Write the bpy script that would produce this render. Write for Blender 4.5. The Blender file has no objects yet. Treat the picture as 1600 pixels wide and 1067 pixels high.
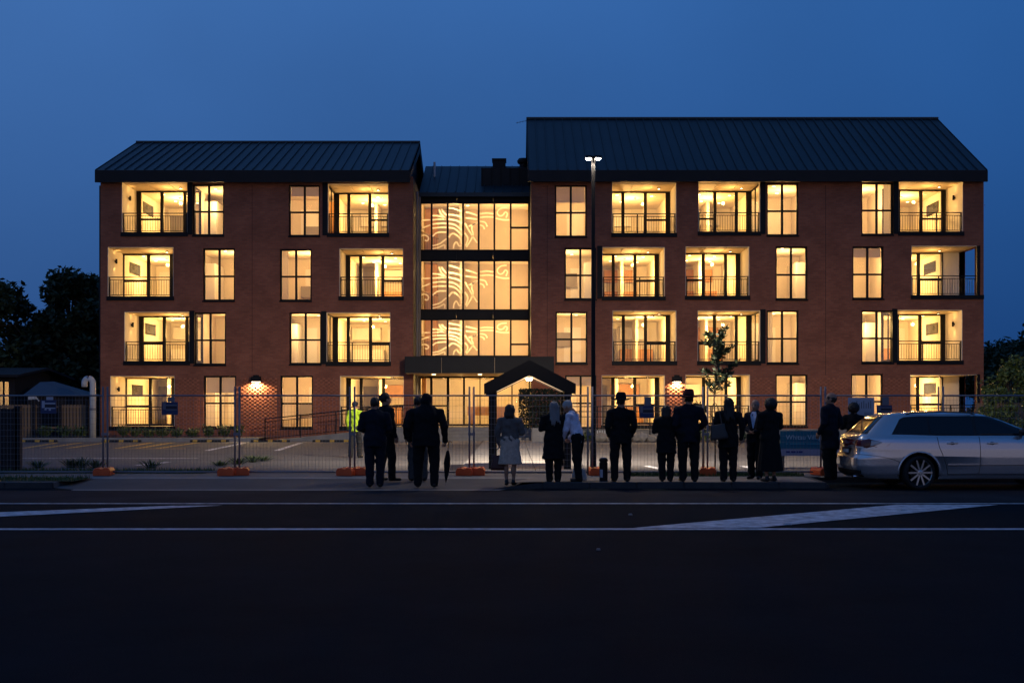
import bpy, bmesh, math, random
import numpy as np
from mathutils import Vector, Matrix

random.seed(7)
np.random.seed(7)
S = bpy.context.scene
COL = S.collection
R = math.radians

# ------------------------------------------------------------------ camera
F, CXP, HYP, CH = 1809.0, 800.0, 638.0, 1.6      # focal length in photo pixels, horizon row, eye height
cam_d = bpy.data.cameras.new('camera')
cam = bpy.data.objects.new('camera', cam_d)
COL.objects.link(cam)
cam.location = (0, 0, CH)
cam.rotation_euler = (R(90), 0, 0)
cam_d.sensor_width = 36.0
cam_d.lens = 36.0 * F / 1600.0
cam_d.shift_y = (HYP - 533.5) / 1600.0
cam_d.clip_end = 3000
S.camera = cam

# ------------------------------------------------------------------ world: dusk sky, last glow in the west behind the street
W = bpy.data.worlds.new('World')
S.world = W
W.use_nodes = True
nt = W.node_tree
bg = nt.nodes['Background']
tc = nt.nodes.new('ShaderNodeTexCoord')
sep = nt.nodes.new('ShaderNodeSeparateXYZ')
nt.links.new(tc.outputs['Generated'], sep.inputs[0])
ramp = nt.nodes.new('ShaderNodeValToRGB')
cr = ramp.color_ramp
cr.elements[0].position = 0.0
cr.elements[0].color = (0.011, 0.050, 0.172, 1)
cr.elements[1].position = 1.0
cr.elements[1].color = (0.020, 0.070, 0.20, 1)
for pos, c in ((0.12, (0.019, 0.078, 0.240, 1)), (0.24, (0.026, 0.105, 0.310, 1)), (0.36, (0.033, 0.130, 0.375, 1)), (0.60, (0.027, 0.100, 0.290, 1))):
    e = cr.elements.new(pos)
    e.color = c
nt.links.new(sep.outputs['Z'], ramp.inputs['Fac'])
# warm afterglow low in the west (-Y)
west = nt.nodes.new('ShaderNodeMapRange')
west.inputs['From Min'].default_value = 0.2
west.inputs['From Max'].default_value = -1.0
west.interpolation_type = 'SMOOTHSTEP'
nt.links.new(sep.outputs['Y'], west.inputs['Value'])
low = nt.nodes.new('ShaderNodeMapRange')
low.inputs['From Min'].default_value = 0.28
low.inputs['From Max'].default_value = 0.0
low.interpolation_type = 'SMOOTHSTEP'
nt.links.new(sep.outputs['Z'], low.inputs['Value'])
mul = nt.nodes.new('ShaderNodeMath')
mul.operation = 'MULTIPLY'
nt.links.new(west.outputs[0], mul.inputs[0])
nt.links.new(low.outputs[0], mul.inputs[1])
mixw = nt.nodes.new('ShaderNodeMix')
mixw.data_type = 'RGBA'
nt.links.new(mul.outputs[0], mixw.inputs['Factor'])
# the sky is brighter toward the side of the sunset (-X)
az = nt.nodes.new('ShaderNodeMapRange')
az.inputs['From Min'].default_value = -0.6
az.inputs['From Max'].default_value = 0.6
nt.links.new(sep.outputs['X'], az.inputs['Value'])
azc = nt.nodes.new('ShaderNodeMix')
azc.data_type = 'RGBA'
azc.inputs['A'].default_value = (1.95, 1.42, 1.30, 1)
azc.inputs['B'].default_value = (0.55, 0.82, 0.95, 1)
nt.links.new(az.outputs[0], azc.inputs['Factor'])
skm = nt.nodes.new('ShaderNodeMix')
skm.data_type = 'RGBA'
skm.blend_type = 'MULTIPLY'
skm.inputs['Factor'].default_value = 1.0
nt.links.new(ramp.outputs['Color'], skm.inputs['A'])
nt.links.new(azc.outputs['Result'], skm.inputs['B'])
nt.links.new(skm.outputs['Result'], mixw.inputs['A'])
mixw.inputs['B'].default_value = (0.33, 0.30, 0.34, 1)
# faint unevenness of thin high haze
hz = nt.nodes.new('ShaderNodeTexNoise')
hz.inputs['Scale'].default_value = 3.2
hz.inputs['Detail'].default_value = 5
nt.links.new(tc.outputs['Generated'], hz.inputs['Vector'])
hzr = nt.nodes.new('ShaderNodeMapRange')
hzr.inputs['From Min'].default_value = 0.3
hzr.inputs['From Max'].default_value = 0.7
hzr.inputs['To Min'].default_value = 0.93
hzr.inputs['To Max'].default_value = 1.07
nt.links.new(hz.outputs['Fac'], hzr.inputs['Value'])
hzm = nt.nodes.new('ShaderNodeMix')
hzm.data_type = 'RGBA'
hzm.blend_type = 'MULTIPLY'
hzm.inputs['Factor'].default_value = 1.0
nt.links.new(mixw.outputs['Result'], hzm.inputs['A'])
nt.links.new(hzr.outputs[0], hzm.inputs['B'])
nt.links.new(hzm.outputs['Result'], bg.inputs['Color'])
bg.inputs['Strength'].default_value = 0.92

# ------------------------------------------------------------------ sun: just set behind the camera, only its soft glow is left
sun_d = bpy.data.lights.new('sun', 'SUN')
sun_d.energy = 0.02
sun_d.angle = R(40)
sun_d.color = (1.0, 0.55, 0.45)
sun = bpy.data.objects.new('sun', sun_d)
COL.objects.link(sun)
sun.rotation_euler = (R(82), 0, R(8))

S.render.engine = 'CYCLES'
S.cycles.use_denoising = True
S.cycles.max_bounces = 7
S.cycles.diffuse_bounces = 3
S.cycles.transparent_max_bounces = 14
S.cycles.caustics_reflective = False
S.cycles.caustics_refractive = False
S.cycles.sample_clamp_indirect = 3.0
S.view_settings.view_transform = 'Standard'
S.view_settings.look = 'None'
S.view_settings.exposure = 0.0
S.view_settings.gamma = 1.0
S.view_settings.use_curve_mapping = False


# ------------------------------------------------------------------ helpers
def PX(x, Y):
    return (x - CXP) * Y / F


def PZ(y, Y):
    return CH + (HYP - y) * Y / F


def mat(name, col, rough=0.7, metal=0.0, spec=0.4, noise=None, bump=None, trans=0.0, coat=0.0):
    """Principled material; noise=(scale, amount) varies the colour, bump=(scale, strength)."""
    m = bpy.data.materials.new(name)
    m.use_nodes = True
    n = m.node_tree.nodes
    l = m.node_tree.links
    b = n['Principled BSDF']
    b.inputs['Base Color'].default_value = (*col, 1)
    b.inputs['Roughness'].default_value = rough
    b.inputs['Metallic'].default_value = metal
    b.inputs['Specular IOR Level'].default_value = spec
    if coat:
        b.inputs['Coat Weight'].default_value = coat
        b.inputs['Coat Roughness'].default_value = 0.05
    if trans:
        b.inputs['Transmission Weight'].default_value = trans
    if noise or bump:
        t = n.new('ShaderNodeTexCoord')
    if noise:
        x = n.new('ShaderNodeTexNoise')
        x.inputs['Scale'].default_value = noise[0]
        x.inputs['Detail'].default_value = 8
        x.inputs['Roughness'].default_value = 0.65
        l.new(t.outputs['Object'], x.inputs['Vector'])
        mr = n.new('ShaderNodeMapRange')
        mr.inputs['From Min'].default_value = 0.3
        mr.inputs['From Max'].default_value = 0.7
        mr.inputs['To Min'].default_value = 1 - noise[1]
        mr.inputs['To Max'].default_value = 1 + noise[1]
        l.new(x.outputs['Fac'], mr.inputs['Value'])
        mx = n.new('ShaderNodeMix')
        mx.data_type = 'RGBA'
        mx.blend_type = 'MULTIPLY'
        mx.inputs['Factor'].default_value = 1
        mx.inputs['A'].default_value = (*col, 1)
        l.new(mr.outputs[0], mx.inputs['B'])
        l.new(mx.outputs['Result'], b.inputs['Base Color'])
    if bump:
        x2 = n.new('ShaderNodeTexNoise')
        x2.inputs['Scale'].default_value = bump[0]
        x2.inputs['Detail'].default_value = 4
        l.new(t.outputs['Object'], x2.inputs['Vector'])
        bp = n.new('ShaderNodeBump')
        bp.inputs['Strength'].default_value = bump[1]
        bp.inputs['Distance'].default_value = 0.02
        l.new(x2.outputs['Fac'], bp.inputs['Height'])
        l.new(bp.outputs[0], b.inputs['Normal'])
    return m


def emit(name, col, strength):
    m = bpy.data.materials.new(name)
    m.use_nodes = True
    n = m.node_tree.nodes
    b = n['Principled BSDF']
    b.inputs['Base Color'].default_value = (0.8, 0.8, 0.8, 1)
    b.inputs['Emission Color'].default_value = (*col, 1)
    b.inputs['Emission Strength'].default_value = strength
    return m


def glass(name, tint=(1, 1, 1), refl=0.07, rough=0.01):
    m = bpy.data.materials.new(name)
    m.use_nodes = True
    n = m.node_tree.nodes
    l = m.node_tree.links
    out = n['Material Output']
    n.remove(n['Principled BSDF'])
    t = n.new('ShaderNodeBsdfTransparent')
    t.inputs['Color'].default_value = (*tint, 1)
    g = n.new('ShaderNodeBsdfGlossy')
    g.inputs['Roughness'].default_value = rough
    mx = n.new('ShaderNodeMixShader')
    mx.inputs['Fac'].default_value = refl
    l.new(t.outputs[0], mx.inputs[1])
    l.new(g.outputs[0], mx.inputs[2])
    l.new(mx.outputs[0], out.inputs['Surface'])
    return m


def brick_mat(name, c1, c2, mortar, vert=True):
    m = bpy.data.materials.new(name)
    m.use_nodes = True
    n = m.node_tree.nodes
    l = m.node_tree.links
    b = n['Principled BSDF']
    b.inputs['Roughness'].default_value = 0.85
    b.inputs['Specular IOR Level'].default_value = 0.25
    t = n.new('ShaderNodeTexCoord')
    sp = n.new('ShaderNodeSeparateXYZ')
    l.new(t.outputs['Object'], sp.inputs[0])
    ad = n.new('ShaderNodeMath')
    l.new(sp.outputs['X'], ad.inputs[0])
    l.new(sp.outputs['Y'], ad.inputs[1])
    cb = n.new('ShaderNodeCombineXYZ')
    l.new(ad.outputs[0], cb.inputs['X'])
    l.new(sp.outputs['Z'], cb.inputs['Y'])
    br = n.new('ShaderNodeTexBrick')
    br.inputs['Color1'].default_value = (*c1, 1)
    br.inputs['Color2'].default_value = (*c2, 1)
    br.inputs['Mortar'].default_value = (*mortar, 1)
    br.inputs['Scale'].default_value = 1.0
    br.inputs['Brick Width'].default_value = 0.24
    br.inputs['Row Height'].default_value = 0.086
    br.inputs['Mortar Size'].default_value = 0.009
    br.inputs['Bias'].default_value = -0.1
    l.new(cb.outputs[0], br.inputs['Vector'])
    nz = n.new('ShaderNodeTexNoise')
    nz.inputs['Scale'].default_value = 0.9
    nz.inputs['Detail'].default_value = 9
    l.new(t.outputs['Object'], nz.inputs['Vector'])
    mr = n.new('ShaderNodeMapRange')
    mr.inputs['From Min'].default_value = 0.3
    mr.inputs['From Max'].default_value = 0.7
    mr.inputs['To Min'].default_value = 0.82
    mr.inputs['To Max'].default_value = 1.16
    l.new(nz.outputs['Fac'], mr.inputs['Value'])
    mx = n.new('ShaderNodeMix')
    mx.data_type = 'RGBA'
    mx.blend_type = 'MULTIPLY'
    mx.inputs['Factor'].default_value = 1
    l.new(br.outputs['Color'], mx.inputs['A'])
    l.new(mr.outputs[0], mx.inputs['B'])
    l.new(mx.outputs['Result'], b.inputs['Base Color'])
    bp = n.new('ShaderNodeBump')
    bp.inputs['Strength'].default_value = 0.6
    bp.inputs['Distance'].default_value = 0.01
    bp.invert = True
    l.new(br.outputs['Fac'], bp.inputs['Height'])
    l.new(bp.outputs[0], b.inputs['Normal'])
    return m


M = {}
M['brick'] = brick_mat('brick', (0.37, 0.125, 0.068), (0.285, 0.094, 0.053), (0.22, 0.115, 0.08))
M['brick_solid'] = mat('brick_solid', (0.38, 0.135, 0.075), 0.85, noise=(6, 0.3))
M['roof'] = mat('roof_metal', (0.019, 0.035, 0.043), 0.5, 0.0, 0.5, noise=(0.6, 0.18))
M['black'] = mat('black_metal', (0.008, 0.008, 0.009), 0.55, spec=0.2)
M['charcoal'] = mat('charcoal_cladding', (0.015, 0.015, 0.016), 0.6, spec=0.25, noise=(1.5, 0.15))
M['plaster'] = mat('plaster', (0.74, 0.68, 0.56), 0.8, noise=(1.2, 0.05))
M['plaster_b'] = mat('bedroom_plaster', (0.70, 0.62, 0.52), 0.8, noise=(1.2, 0.05))
M['link_plaster'] = mat('stair_plaster', (0.52, 0.43, 0.33), 0.8, noise=(1.2, 0.05))
M['ceil'] = mat('ceiling_paint', (0.78, 0.70, 0.56), 0.8)
M['soffit'] = mat('soffit_board', (0.66, 0.52, 0.34), 0.7, noise=(2, 0.08))
M['carpet'] = mat('carpet', (0.30, 0.26, 0.22), 0.95)
M['wood'] = mat('oak_veneer', (0.48, 0.24, 0.08), 0.5, noise=(3, 0.2))
M['white'] = mat('white_laminate', (0.78, 0.75, 0.7), 0.4)
M['grey'] = mat('grey_panel', (0.22, 0.20, 0.19), 0.6)
M['concrete'] = mat('concrete', (0.24, 0.225, 0.21), 0.85, noise=(2.5, 0.2), bump=(30, 0.3))
M['paving'] = mat('paving', (0.17, 0.16, 0.155), 0.85, noise=(1.2, 0.2), bump=(25, 0.3))
M['lot'] = mat('lot_asphalt', (0.085, 0.08, 0.082), 0.85, noise=(0.7, 0.22), bump=(60, 0.4))
M['soil'] = mat('bark_soil', (0.035, 0.024, 0.017), 0.95, noise=(9, 0.5), bump=(20, 1.0))
M['kerb'] = mat('kerb_concrete', (0.042, 0.042, 0.044), 0.9, noise=(3, 0.3), bump=(30, 0.3))
M['hedge'] = mat('hedge_leaf', (0.014, 0.022, 0.010), 0.7, noise=(2, 0.4))
M['grass_base'] = mat('grass_base', (0.035, 0.05, 0.016), 0.95, noise=(5, 0.4))
M['grass'] = mat('grass_blade', (0.06, 0.09, 0.025), 0.7, noise=(2, 0.4))
M['shrub'] = mat('shrub_leaf', (0.075, 0.115, 0.035), 0.55, noise=(3, 0.4))
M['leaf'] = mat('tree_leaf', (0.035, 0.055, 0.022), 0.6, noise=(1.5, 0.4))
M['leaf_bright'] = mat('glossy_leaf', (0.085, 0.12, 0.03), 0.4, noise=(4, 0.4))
M['bark'] = mat('bark', (0.05, 0.038, 0.028), 0.9, noise=(8, 0.3))
M['paint_w'] = mat('road_paint', (0.50, 0.50, 0.53), 0.7, noise=(5, 0.6))
M['paint_y'] = mat('yellow_paint', (0.50, 0.29, 0.035), 0.7, noise=(8, 0.25))
M['orange'] = mat('orange_plastic', (0.78, 0.10, 0.02), 0.5, noise=(4, 0.15))
M['rubber'] = mat('black_rubber', (0.012, 0.012, 0.012), 0.8)
M['galv'] = mat('galvanised', (0.20, 0.20, 0.225), 0.5, 0.3)
M['pvc'] = mat('white_pvc', (0.55, 0.55, 0.55), 0.4)
M['timber'] = mat('fence_timber', (0.24, 0.15, 0.08), 0.85, noise=(6, 0.3))
M['timber_dark'] = mat('dark_timber', (0.014, 0.011, 0.012), 0.8, noise=(6, 0.3))
M['glass'] = glass('window_glass')
M['film'] = mat('etched_film', (0.9, 0.86, 0.74), 0.6)
_n = M['film'].node_tree.nodes
_t = _n.new('ShaderNodeBsdfTranslucent')
_t.inputs['Color'].default_value = (.95, .9, .78, 1)
M['film'].node_tree.links.new(_t.outputs[0], _n['Material Output'].inputs['Surface'])
M['blind'] = mat('blind_fabric', (0.7, 0.64, 0.54), 0.8)
_n = M['blind'].node_tree.nodes
_t = _n.new('ShaderNodeBsdfTranslucent')
_t.inputs['Color'].default_value = (.75, .68, .56, 1)
_m = _n.new('ShaderNodeMixShader')
M['blind'].node_tree.links.new(_n['Principled BSDF'].outputs[0], _m.inputs[1])
M['blind'].node_tree.links.new(_t.outputs[0], _m.inputs[2])
M['blind'].node_tree.links.new(_m.outputs[0], _n['Material Output'].inputs['Surface'])
M['darkpane'] = mat('dark_pane', (0.03, 0.04, 0.06), 0.1, spec=0.6)
M['lamp_warm'] = emit('downlight_glow', (1.0, 0.72, 0.38), 14.0)
M['lamp_white'] = emit('street_lamp_glow', (1.0, 0.86, 0.70), 90.0)
M['lamp_wall'] = emit('wall_lamp_glow', (1.0, 0.78, 0.48), 22.0)
M['led'] = emit('led_strip_glow', (1.0, 0.74, 0.42), 0.9)
M['rock'] = mat('garden_rock', (0.26, 0.23, 0.19), 0.9, noise=(5, 0.3), bump=(12, 0.6))

# asphalt road: aggregate speckle, worn wheel tracks
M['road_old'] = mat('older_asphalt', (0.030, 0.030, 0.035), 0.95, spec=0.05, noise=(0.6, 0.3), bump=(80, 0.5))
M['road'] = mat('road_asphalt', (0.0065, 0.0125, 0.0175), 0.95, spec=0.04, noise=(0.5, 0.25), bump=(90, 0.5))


def woff(o):
    v = Vector((0, 0, 0))
    while o:
        v += o.location
        o = o.parent
    return v


class MB:
    """Collects shapes given in world (or local) coordinates and links them as one mesh object."""

    def __init__(s):
        s.v = []
        s.f = []
        s.mi = []

    def add(s, vs, fs, mi=0):
        n = len(s.v)
        s.v.extend([tuple(p) for p in vs])
        s.f.extend([tuple(i + n for i in f) for f in fs])
        s.mi.extend([mi] * len(fs))
        return s

    def box(s, x0, x1, y0, y1, z0, z1, mi=0):
        return s.add([(x0, y0, z0), (x1, y0, z0), (x1, y1, z0), (x0, y1, z0), (x0, y0, z1), (x1, y0, z1), (x1, y1, z1), (x0, y1, z1)],
                     [(0, 3, 2, 1), (4, 5, 6, 7), (0, 1, 5, 4), (1, 2, 6, 5), (2, 3, 7, 6), (3, 0, 4, 7)], mi)

    def quad(s, a, b, c, d, mi=0):
        return s.add([a, b, c, d], [(0, 1, 2, 3)], mi)

    def bar(s, a, b, w, h=None, up=(0, 0, 1), mi=0):
        """square bar from a to b"""
        a, b = Vector(a), Vector(b)
        h = h or w
        d = (b - a).normalized()
        u = Vector(up)
        if abs(d.dot(u)) > 0.98:
            u = Vector((0, 1, 0))
        r = d.cross(u).normalized() * w / 2
        t = r.cross(d).normalized() * h / 2
        vs = [a - r - t, a + r - t, a + r + t, a - r + t, b - r - t, b + r - t, b + r + t, b - r + t]
        return s.add(vs, [(0, 3, 2, 1), (4, 5, 6, 7), (0, 1, 5, 4), (1, 2, 6, 5), (2, 3, 7, 6), (3, 0, 4, 7)], mi)

    def tube(s, pts, rad, n=8, cap=True, mi=0):
        """round tube along points; rad a number or one per point"""
        pts = [Vector(p) for p in pts]
        rr = rad if isinstance(rad, (list, tuple)) else [rad] * len(pts)
        base = len(s.v)
        ref = None
        for i, p in enumerate(pts):
            if i == 0:
                d = pts[1] - p
            elif i == len(pts) - 1:
                d = p - pts[i - 1]
            else:
                d = pts[i + 1] - pts[i - 1]
            d.normalize()
            if ref is None:
                ref = Vector((1, 0, 0)) if abs(d.x) < 0.8 else Vector((0, 1, 0))
            u = d.cross(ref).normalized()
            w = d.cross(u).normalized()
            ref = -u.cross(d) if False else ref
            for k in range(n):
                a = 2 * math.pi * k / n
                s.v.append(tuple(p + (u * math.cos(a) + w * math.sin(a)) * rr[i]))
        for i in range(len(pts) - 1):
            for k in range(n):
                k2 = (k + 1) % n
                s.f.append((base + i * n + k, base + i * n + k2, base + (i + 1) * n + k2, base + (i + 1) * n + k))
                s.mi.append(mi)
        if cap:
            s.f.append(tuple(base + k for k in reversed(range(n))))
            s.f.append(tuple(base + (len(pts) - 1) * n + k for k in range(n)))
            s.mi.extend([mi, mi])
        return s

    def lathe(s, prof, c=(0, 0, 0), n=20, sx=1.0, sy=1.0, mi=0):
        """prof: (r, z) list"""
        base = len(s.v)
        for r, z in prof:
            for k in range(n):
                a = 2 * math.pi * k / n
                s.v.append((c[0] + r * sx * math.cos(a), c[1] + r * sy * math.sin(a), c[2] + z))
        for i in range(len(prof) - 1):
            for k in range(n):
                k2 = (k + 1) % n
                s.f.append((base + i * n + k, base + i * n + k2, base + (i + 1) * n + k2, base + (i + 1) * n + k))
                s.mi.append(mi)
        return s

    def prism(s, poly, d, mi=0):
        """poly: 3-D points of a planar face, extruded by vector d"""
        n = len(poly)
        d = Vector(d)
        vs = [tuple(p) for p in poly] + [tuple(Vector(p) + d) for p in poly]
        fs = [tuple(range(n)), tuple(reversed(range(n, 2 * n)))]
        fs += [((i + 1) % n, i, n + i, n + (i + 1) % n) for i in range(n)]
        return s.add(vs, fs, mi)

    def build(s, name, m, parent=None, world=True, smooth=False, kind=None, label=None, bevel=0):
        me = bpy.data.meshes.new(name)
        off = woff(parent) if (parent and world) else Vector((0, 0, 0))
        me.from_pydata([(x - off.x, y - off.y, z - off.z) for x, y, z in s.v], [], s.f)
        ms = m if isinstance(m, (list, tuple)) else [m]
        for q in ms:
            me.materials.append(q)
        if len(ms) > 1:
            me.polygons.foreach_set('material_index', s.mi)
        me.update()
        if smooth:
            me.polygons.foreach_set('use_smooth', [True] * len(me.polygons))
        o = bpy.data.objects.new(name, me)
        COL.objects.link(o)
        if parent:
            o.parent = parent
        if kind:
            o['kind'] = kind
        if label:
            o['label'] = label
        if bevel:
            b = o.modifiers.new('bevel', 'BEVEL')
            b.width = bevel
            b.segments = 2
            b.limit_method = 'ANGLE'
        return o


def thing(name, label, cat, loc=(0, 0, 0), rz=0.0, group=None):
    o = bpy.data.objects.new(name, None)
    o.empty_display_size = 0.2
    COL.objects.link(o)
    o.location = loc
    o.rotation_euler = (0, 0, rz)
    return tag(o, label, cat, group)


def tag(o, label, cat, group=None):
    o['label'] = label
    o['category'] = cat
    if group:
        o['group'] = group
    return o


def struct(o):
    o['kind'] = 'structure'
    return o


def point_light(name, loc, power, col, radius, parent=None):
    d = bpy.data.lights.new(name, 'POINT')
    d.energy = power
    d.color = col
    d.shadow_soft_size = radius
    o = bpy.data.objects.new(name, d)
    COL.objects.link(o)
    o.location = Vector(loc) - (woff(parent) if parent else Vector((0, 0, 0)))
    if parent:
        o.parent = parent
    return o


def spot_light(name, loc, power, col, radius, size, blend, parent=None, rot=(0, 0, 0)):
    d = bpy.data.lights.new(name, 'SPOT')
    d.energy = power
    d.color = col
    d.shadow_soft_size = radius
    d.spot_size = size
    d.spot_blend = blend
    o = bpy.data.objects.new(name, d)
    COL.objects.link(o)
    o.location = Vector(loc) - (woff(parent) if parent else Vector((0, 0, 0)))
    o.rotation_euler = rot
    if parent:
        o.parent = parent
    return o


def catmull(pts, n=6):
    P = [Vector(p) for p in pts]
    if len(P) < 3:
        return P
    P = [2 * P[0] - P[1]] + P + [2 * P[-1] - P[-2]]
    out = []
    for i in range(1, len(P) - 2):
        for k in range(n):
            t = k / n
            a, b, c, d = P[i - 1], P[i], P[i + 1], P[i + 2]
            out.append(0.5 * ((2 * b) + (c - a) * t + (2 * a - 5 * b + 4 * c - d) * t * t + (3 * b - 3 * c + d - a) * t ** 3))
    out.append(P[-2])
    return out

# ================================================================== THE SETTING: ground, road, kerbs, footpath, car park
def sheet(name, poly, z, m, thick=0.0):
    b = MB()
    b.add([(x, y, z if len(p) == 0 else p[0]) for x, y, *p in poly], [tuple(range(len(poly)))])
    return struct(b.build(name, m))


sheet('ground', [(-400, -60), (400, -60), (400, 600), (-400, 600)], -0.05, M['grass_base'])
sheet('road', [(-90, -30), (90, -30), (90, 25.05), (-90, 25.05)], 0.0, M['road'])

KY = 23.2                      # kerb line
# car park (everything behind the fence line) as one asphalt sheet
sheet('car_park', [(-32, 26.2), (40, 26.2), (40, 51.3), (-32, 51.3)], 0.12, M['lot'])
# driveway crossing, sloping from the road up to the footpath
AX0, AX1 = -9.2, 0.55
sheet('driveway', [(AX0 + 0.6, 22.75, 0.006), (AX1 - 0.7, 22.75, 0.006), (AX1, 25.0, 0.12), (AX0, 25.0, 0.12)], 0, M['lot'])
sheet('footpath', [(-40, 25.0), (6.45, 25.0), (6.45, 26.2), (-40, 26.2)], 0.12, M['paving'])
sheet('footpath', [(AX1, 25.0), (AX1 - 0.7, 22.95), (AX1 - 0.7, KY), (AX1, KY + 0.12), (6.3, KY + 0.12), (6.3, 25.0)], 0.12, M['paving'])
sheet('footpath', [(6.45, 25.25), (40, 25.25), (40, 26.2), (6.45, 26.2)], 0.12, M['paving'])
sheet('footpath', [(-40, KY + 0.1), (AX0, KY + 0.1), (AX0, 25.0), (-40, 25.0)], 0.12, M['paving'])
sheet('driveway', [(AX0 + 0.6, 22.75, 0.006), (AX0, 25.0, 0.1195), (AX0, KY + .02, 0.1195), (AX0 + .02, KY, .01)], 0, M['lot'])
sheet('driveway_edge', [(AX0 + 0.6, 22.55, 0.005), (AX1 - 0.8, 22.55, 0.005), (AX1 - 0.7, 22.75, 0.010), (AX0 + 0.6, 22.75, 0.010)], 0, M['concrete'])
# lighter concrete strip where the crossing meets the footpath
sheet('footpath_edge', [(AX0, 24.62, 0.106), (AX1, 24.62, 0.106), (AX1, 24.95, 0.122), (AX0, 24.95, 0.122)], 0, M['concrete'])


def kerb(pts, z=0.125, w=0.14):
    """kerb line laid as single kerb stones with open joints"""
    base = MB()
    for (x0, y0), (x1, y1) in zip(pts[:-1], pts[1:]):
        base.bar((x0, y0 + w / 2, .03), (x1, y1 + w / 2, .03), w * .8, .08)
    kb = struct(base.build('kerb', M['kerb']))
    for (x0, y0), (x1, y1) in zip(pts[:-1], pts[1:]):
        A, B_ = Vector((x0, y0, -.02)), Vector((min(x1, 16), y1, -.02))
        if x0 < -16:
            A.x = -16
        n = max(1, int((B_ - A).length / .92))
        d = (B_ - A) / n
        nn = Vector((-d.y, d.x, 0)).normalized() * w
        for k in range(n):
            a0, a1 = A + d * (k + .008), A + d * (k + .992)
            u = Vector((0, 0, z + .02 + random.uniform(-.004, .006)))
            q = MB()
            q.add([a0, a1, a1 + nn, a0 + nn, a0 + u, a1 + u, a1 + nn + u, a0 + nn + u],
                  [(0, 3, 2, 1), (4, 5, 6, 7), (0, 1, 5, 4), (1, 2, 6, 5), (2, 3, 7, 6), (3, 0, 4, 7)])
            q.build('kerb_stone', M['kerb'], kb, bevel=0.02)
    return kb


kerb([(AX1 + 0.05, KY), (6.3, KY)])
kerb([(6.31, KY + 0.0), (6.45, 25.1), (40, 25.1)])
kerb([(-40, KY), (AX0, KY)])
# wing of the crossing: kerb drops down to the road
b = MB()
b.prism([(AX1 + 0.05, KY, -0.01), (AX1 + 0.05, KY, 0.125), (AX1 - 0.95, 22.85, 0.012), (AX1 - 0.95, 22.85, -0.01)], (0.05, 0.14, 0))
struct(b.build('kerb', M['kerb']))

# grass verges with real blades
def blades(name, regions, n, hmin, hmax, m, z=0.125, wid=0.012, parent=None):
    b = MB()
    for k in range(n):
        poly = random.choice(regions)
        (x0, x1, y0, y1) = poly
        x, y = random.uniform(x0, x1), random.uniform(y0, y1)
        h = random.uniform(hmin, hmax)
        a = random.uniform(0, 6.28)
        lx, ly = math.cos(a) * wid, math.sin(a) * wid
        bx_, by_ = random.uniform(-.4, .4) * h, random.uniform(-.4, .4) * h
        b.add([(x - lx, y - ly, z), (x + lx, y + ly, z), (x + bx_, y + by_, z + h)], [(0, 1, 2)])
    return b.build(name, m, kind='stuff')


def verge(x0, x1, y0, y1, n, label):
    sheet('verge', [(x0, y0), (x1, y0), (x1, y1), (x0, y1)], 0.126, M['grass_base'])
    o = blades('grass', [(x0, x1, y0, y1)], n, 0.03, 0.11, M['grass'])
    tag(o, label, 'grass')


verge(-13.5, -7.0, 26.25, 27.6, 2600, 'short green grass along the fence beside the car park')
verge(2.6, 6.4, 25.2, 26.1, 1800, 'short green grass strip behind the standing people')
verge(-13.5, -8.9, 23.5, 24.6, 1400, 'dark grass on the verge beside the driveway crossing')

# ---------------------------------------------------------------- painted road markings
LA, LB = 15.3, 19.45
def marking(name, poly, z=0.005, m='paint_w'):
    b = MB()
    b.add([(x, y, z) for x, y in poly], [tuple(range(len(poly)))])
    return struct(b.build(name, M[m]))


marking('road_marking', [(-60, LA - 0.11), (60, LA - 0.02), (60, LA + 0.16), (-60, LA + 0.11)])
marking('road_marking', [(-60, LB - 0.07), (60, LB - 0.07), (60, LB + 0.07), (-60, LB + 0.07)])


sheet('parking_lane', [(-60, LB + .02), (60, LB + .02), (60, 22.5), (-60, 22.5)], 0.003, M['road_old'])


def rp(x, y):
    Y = CH * F / (y - HYP)
    return (PX(x, Y), Y)


marking('road_marking', [rp(990, 825.3), rp(1185, 825), rp(1560, 789), rp(1400, 789)], 0.009)
marking('road_marking', [rp(-260, 821), rp(-300, 812), rp(270, 790.5), rp(348, 790)], 0.009)
for i, (x, y) in enumerate(((1230, 820), (1412, 798), (985, 805), (935, 860))):
    X, Y = rp(x, y)
    b = MB()
    k_ = (1, .8, .55, .45)[i]
    b.add([(X - .055, Y - .05, .008), (X + .055, Y - .05, .008), (X + .055, Y + .05, .008), (X - .055, Y + .05, .008),
           (X - .04, Y - .025, .028), (X + .04, Y - .025, .028), (X + .04, Y + .025, .028), (X - .04, Y + .025, .028)],
          [(4, 5, 6, 7), (0, 1, 5, 4), (1, 2, 6, 5), (2, 3, 7, 6), (3, 0, 4, 7)])
    b.v = [(X + (x_ - X) * k_, Y + (y_ - Y) * k_, z_) for x_, y_, z_ in b.v]
    tag(b.build('road_stud', M['paint_w'] if i < 2 else M['concrete']), ('white road stud beside the wide end of the broad diagonal stripe', 'white road stud beside the tapering end of the broad diagonal stripe',
                                            'white road stud between the two long lines, below the black-hatted man', 'white road stud on the bare asphalt outside the long lines')[i], 'road stud', 'studs on the road')

# car park paint
LOTH = CH - 0.12
def lp(x, y):
    Y = LOTH * F / (y - HYP)
    return (PX(x, Y), Y)


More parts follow.
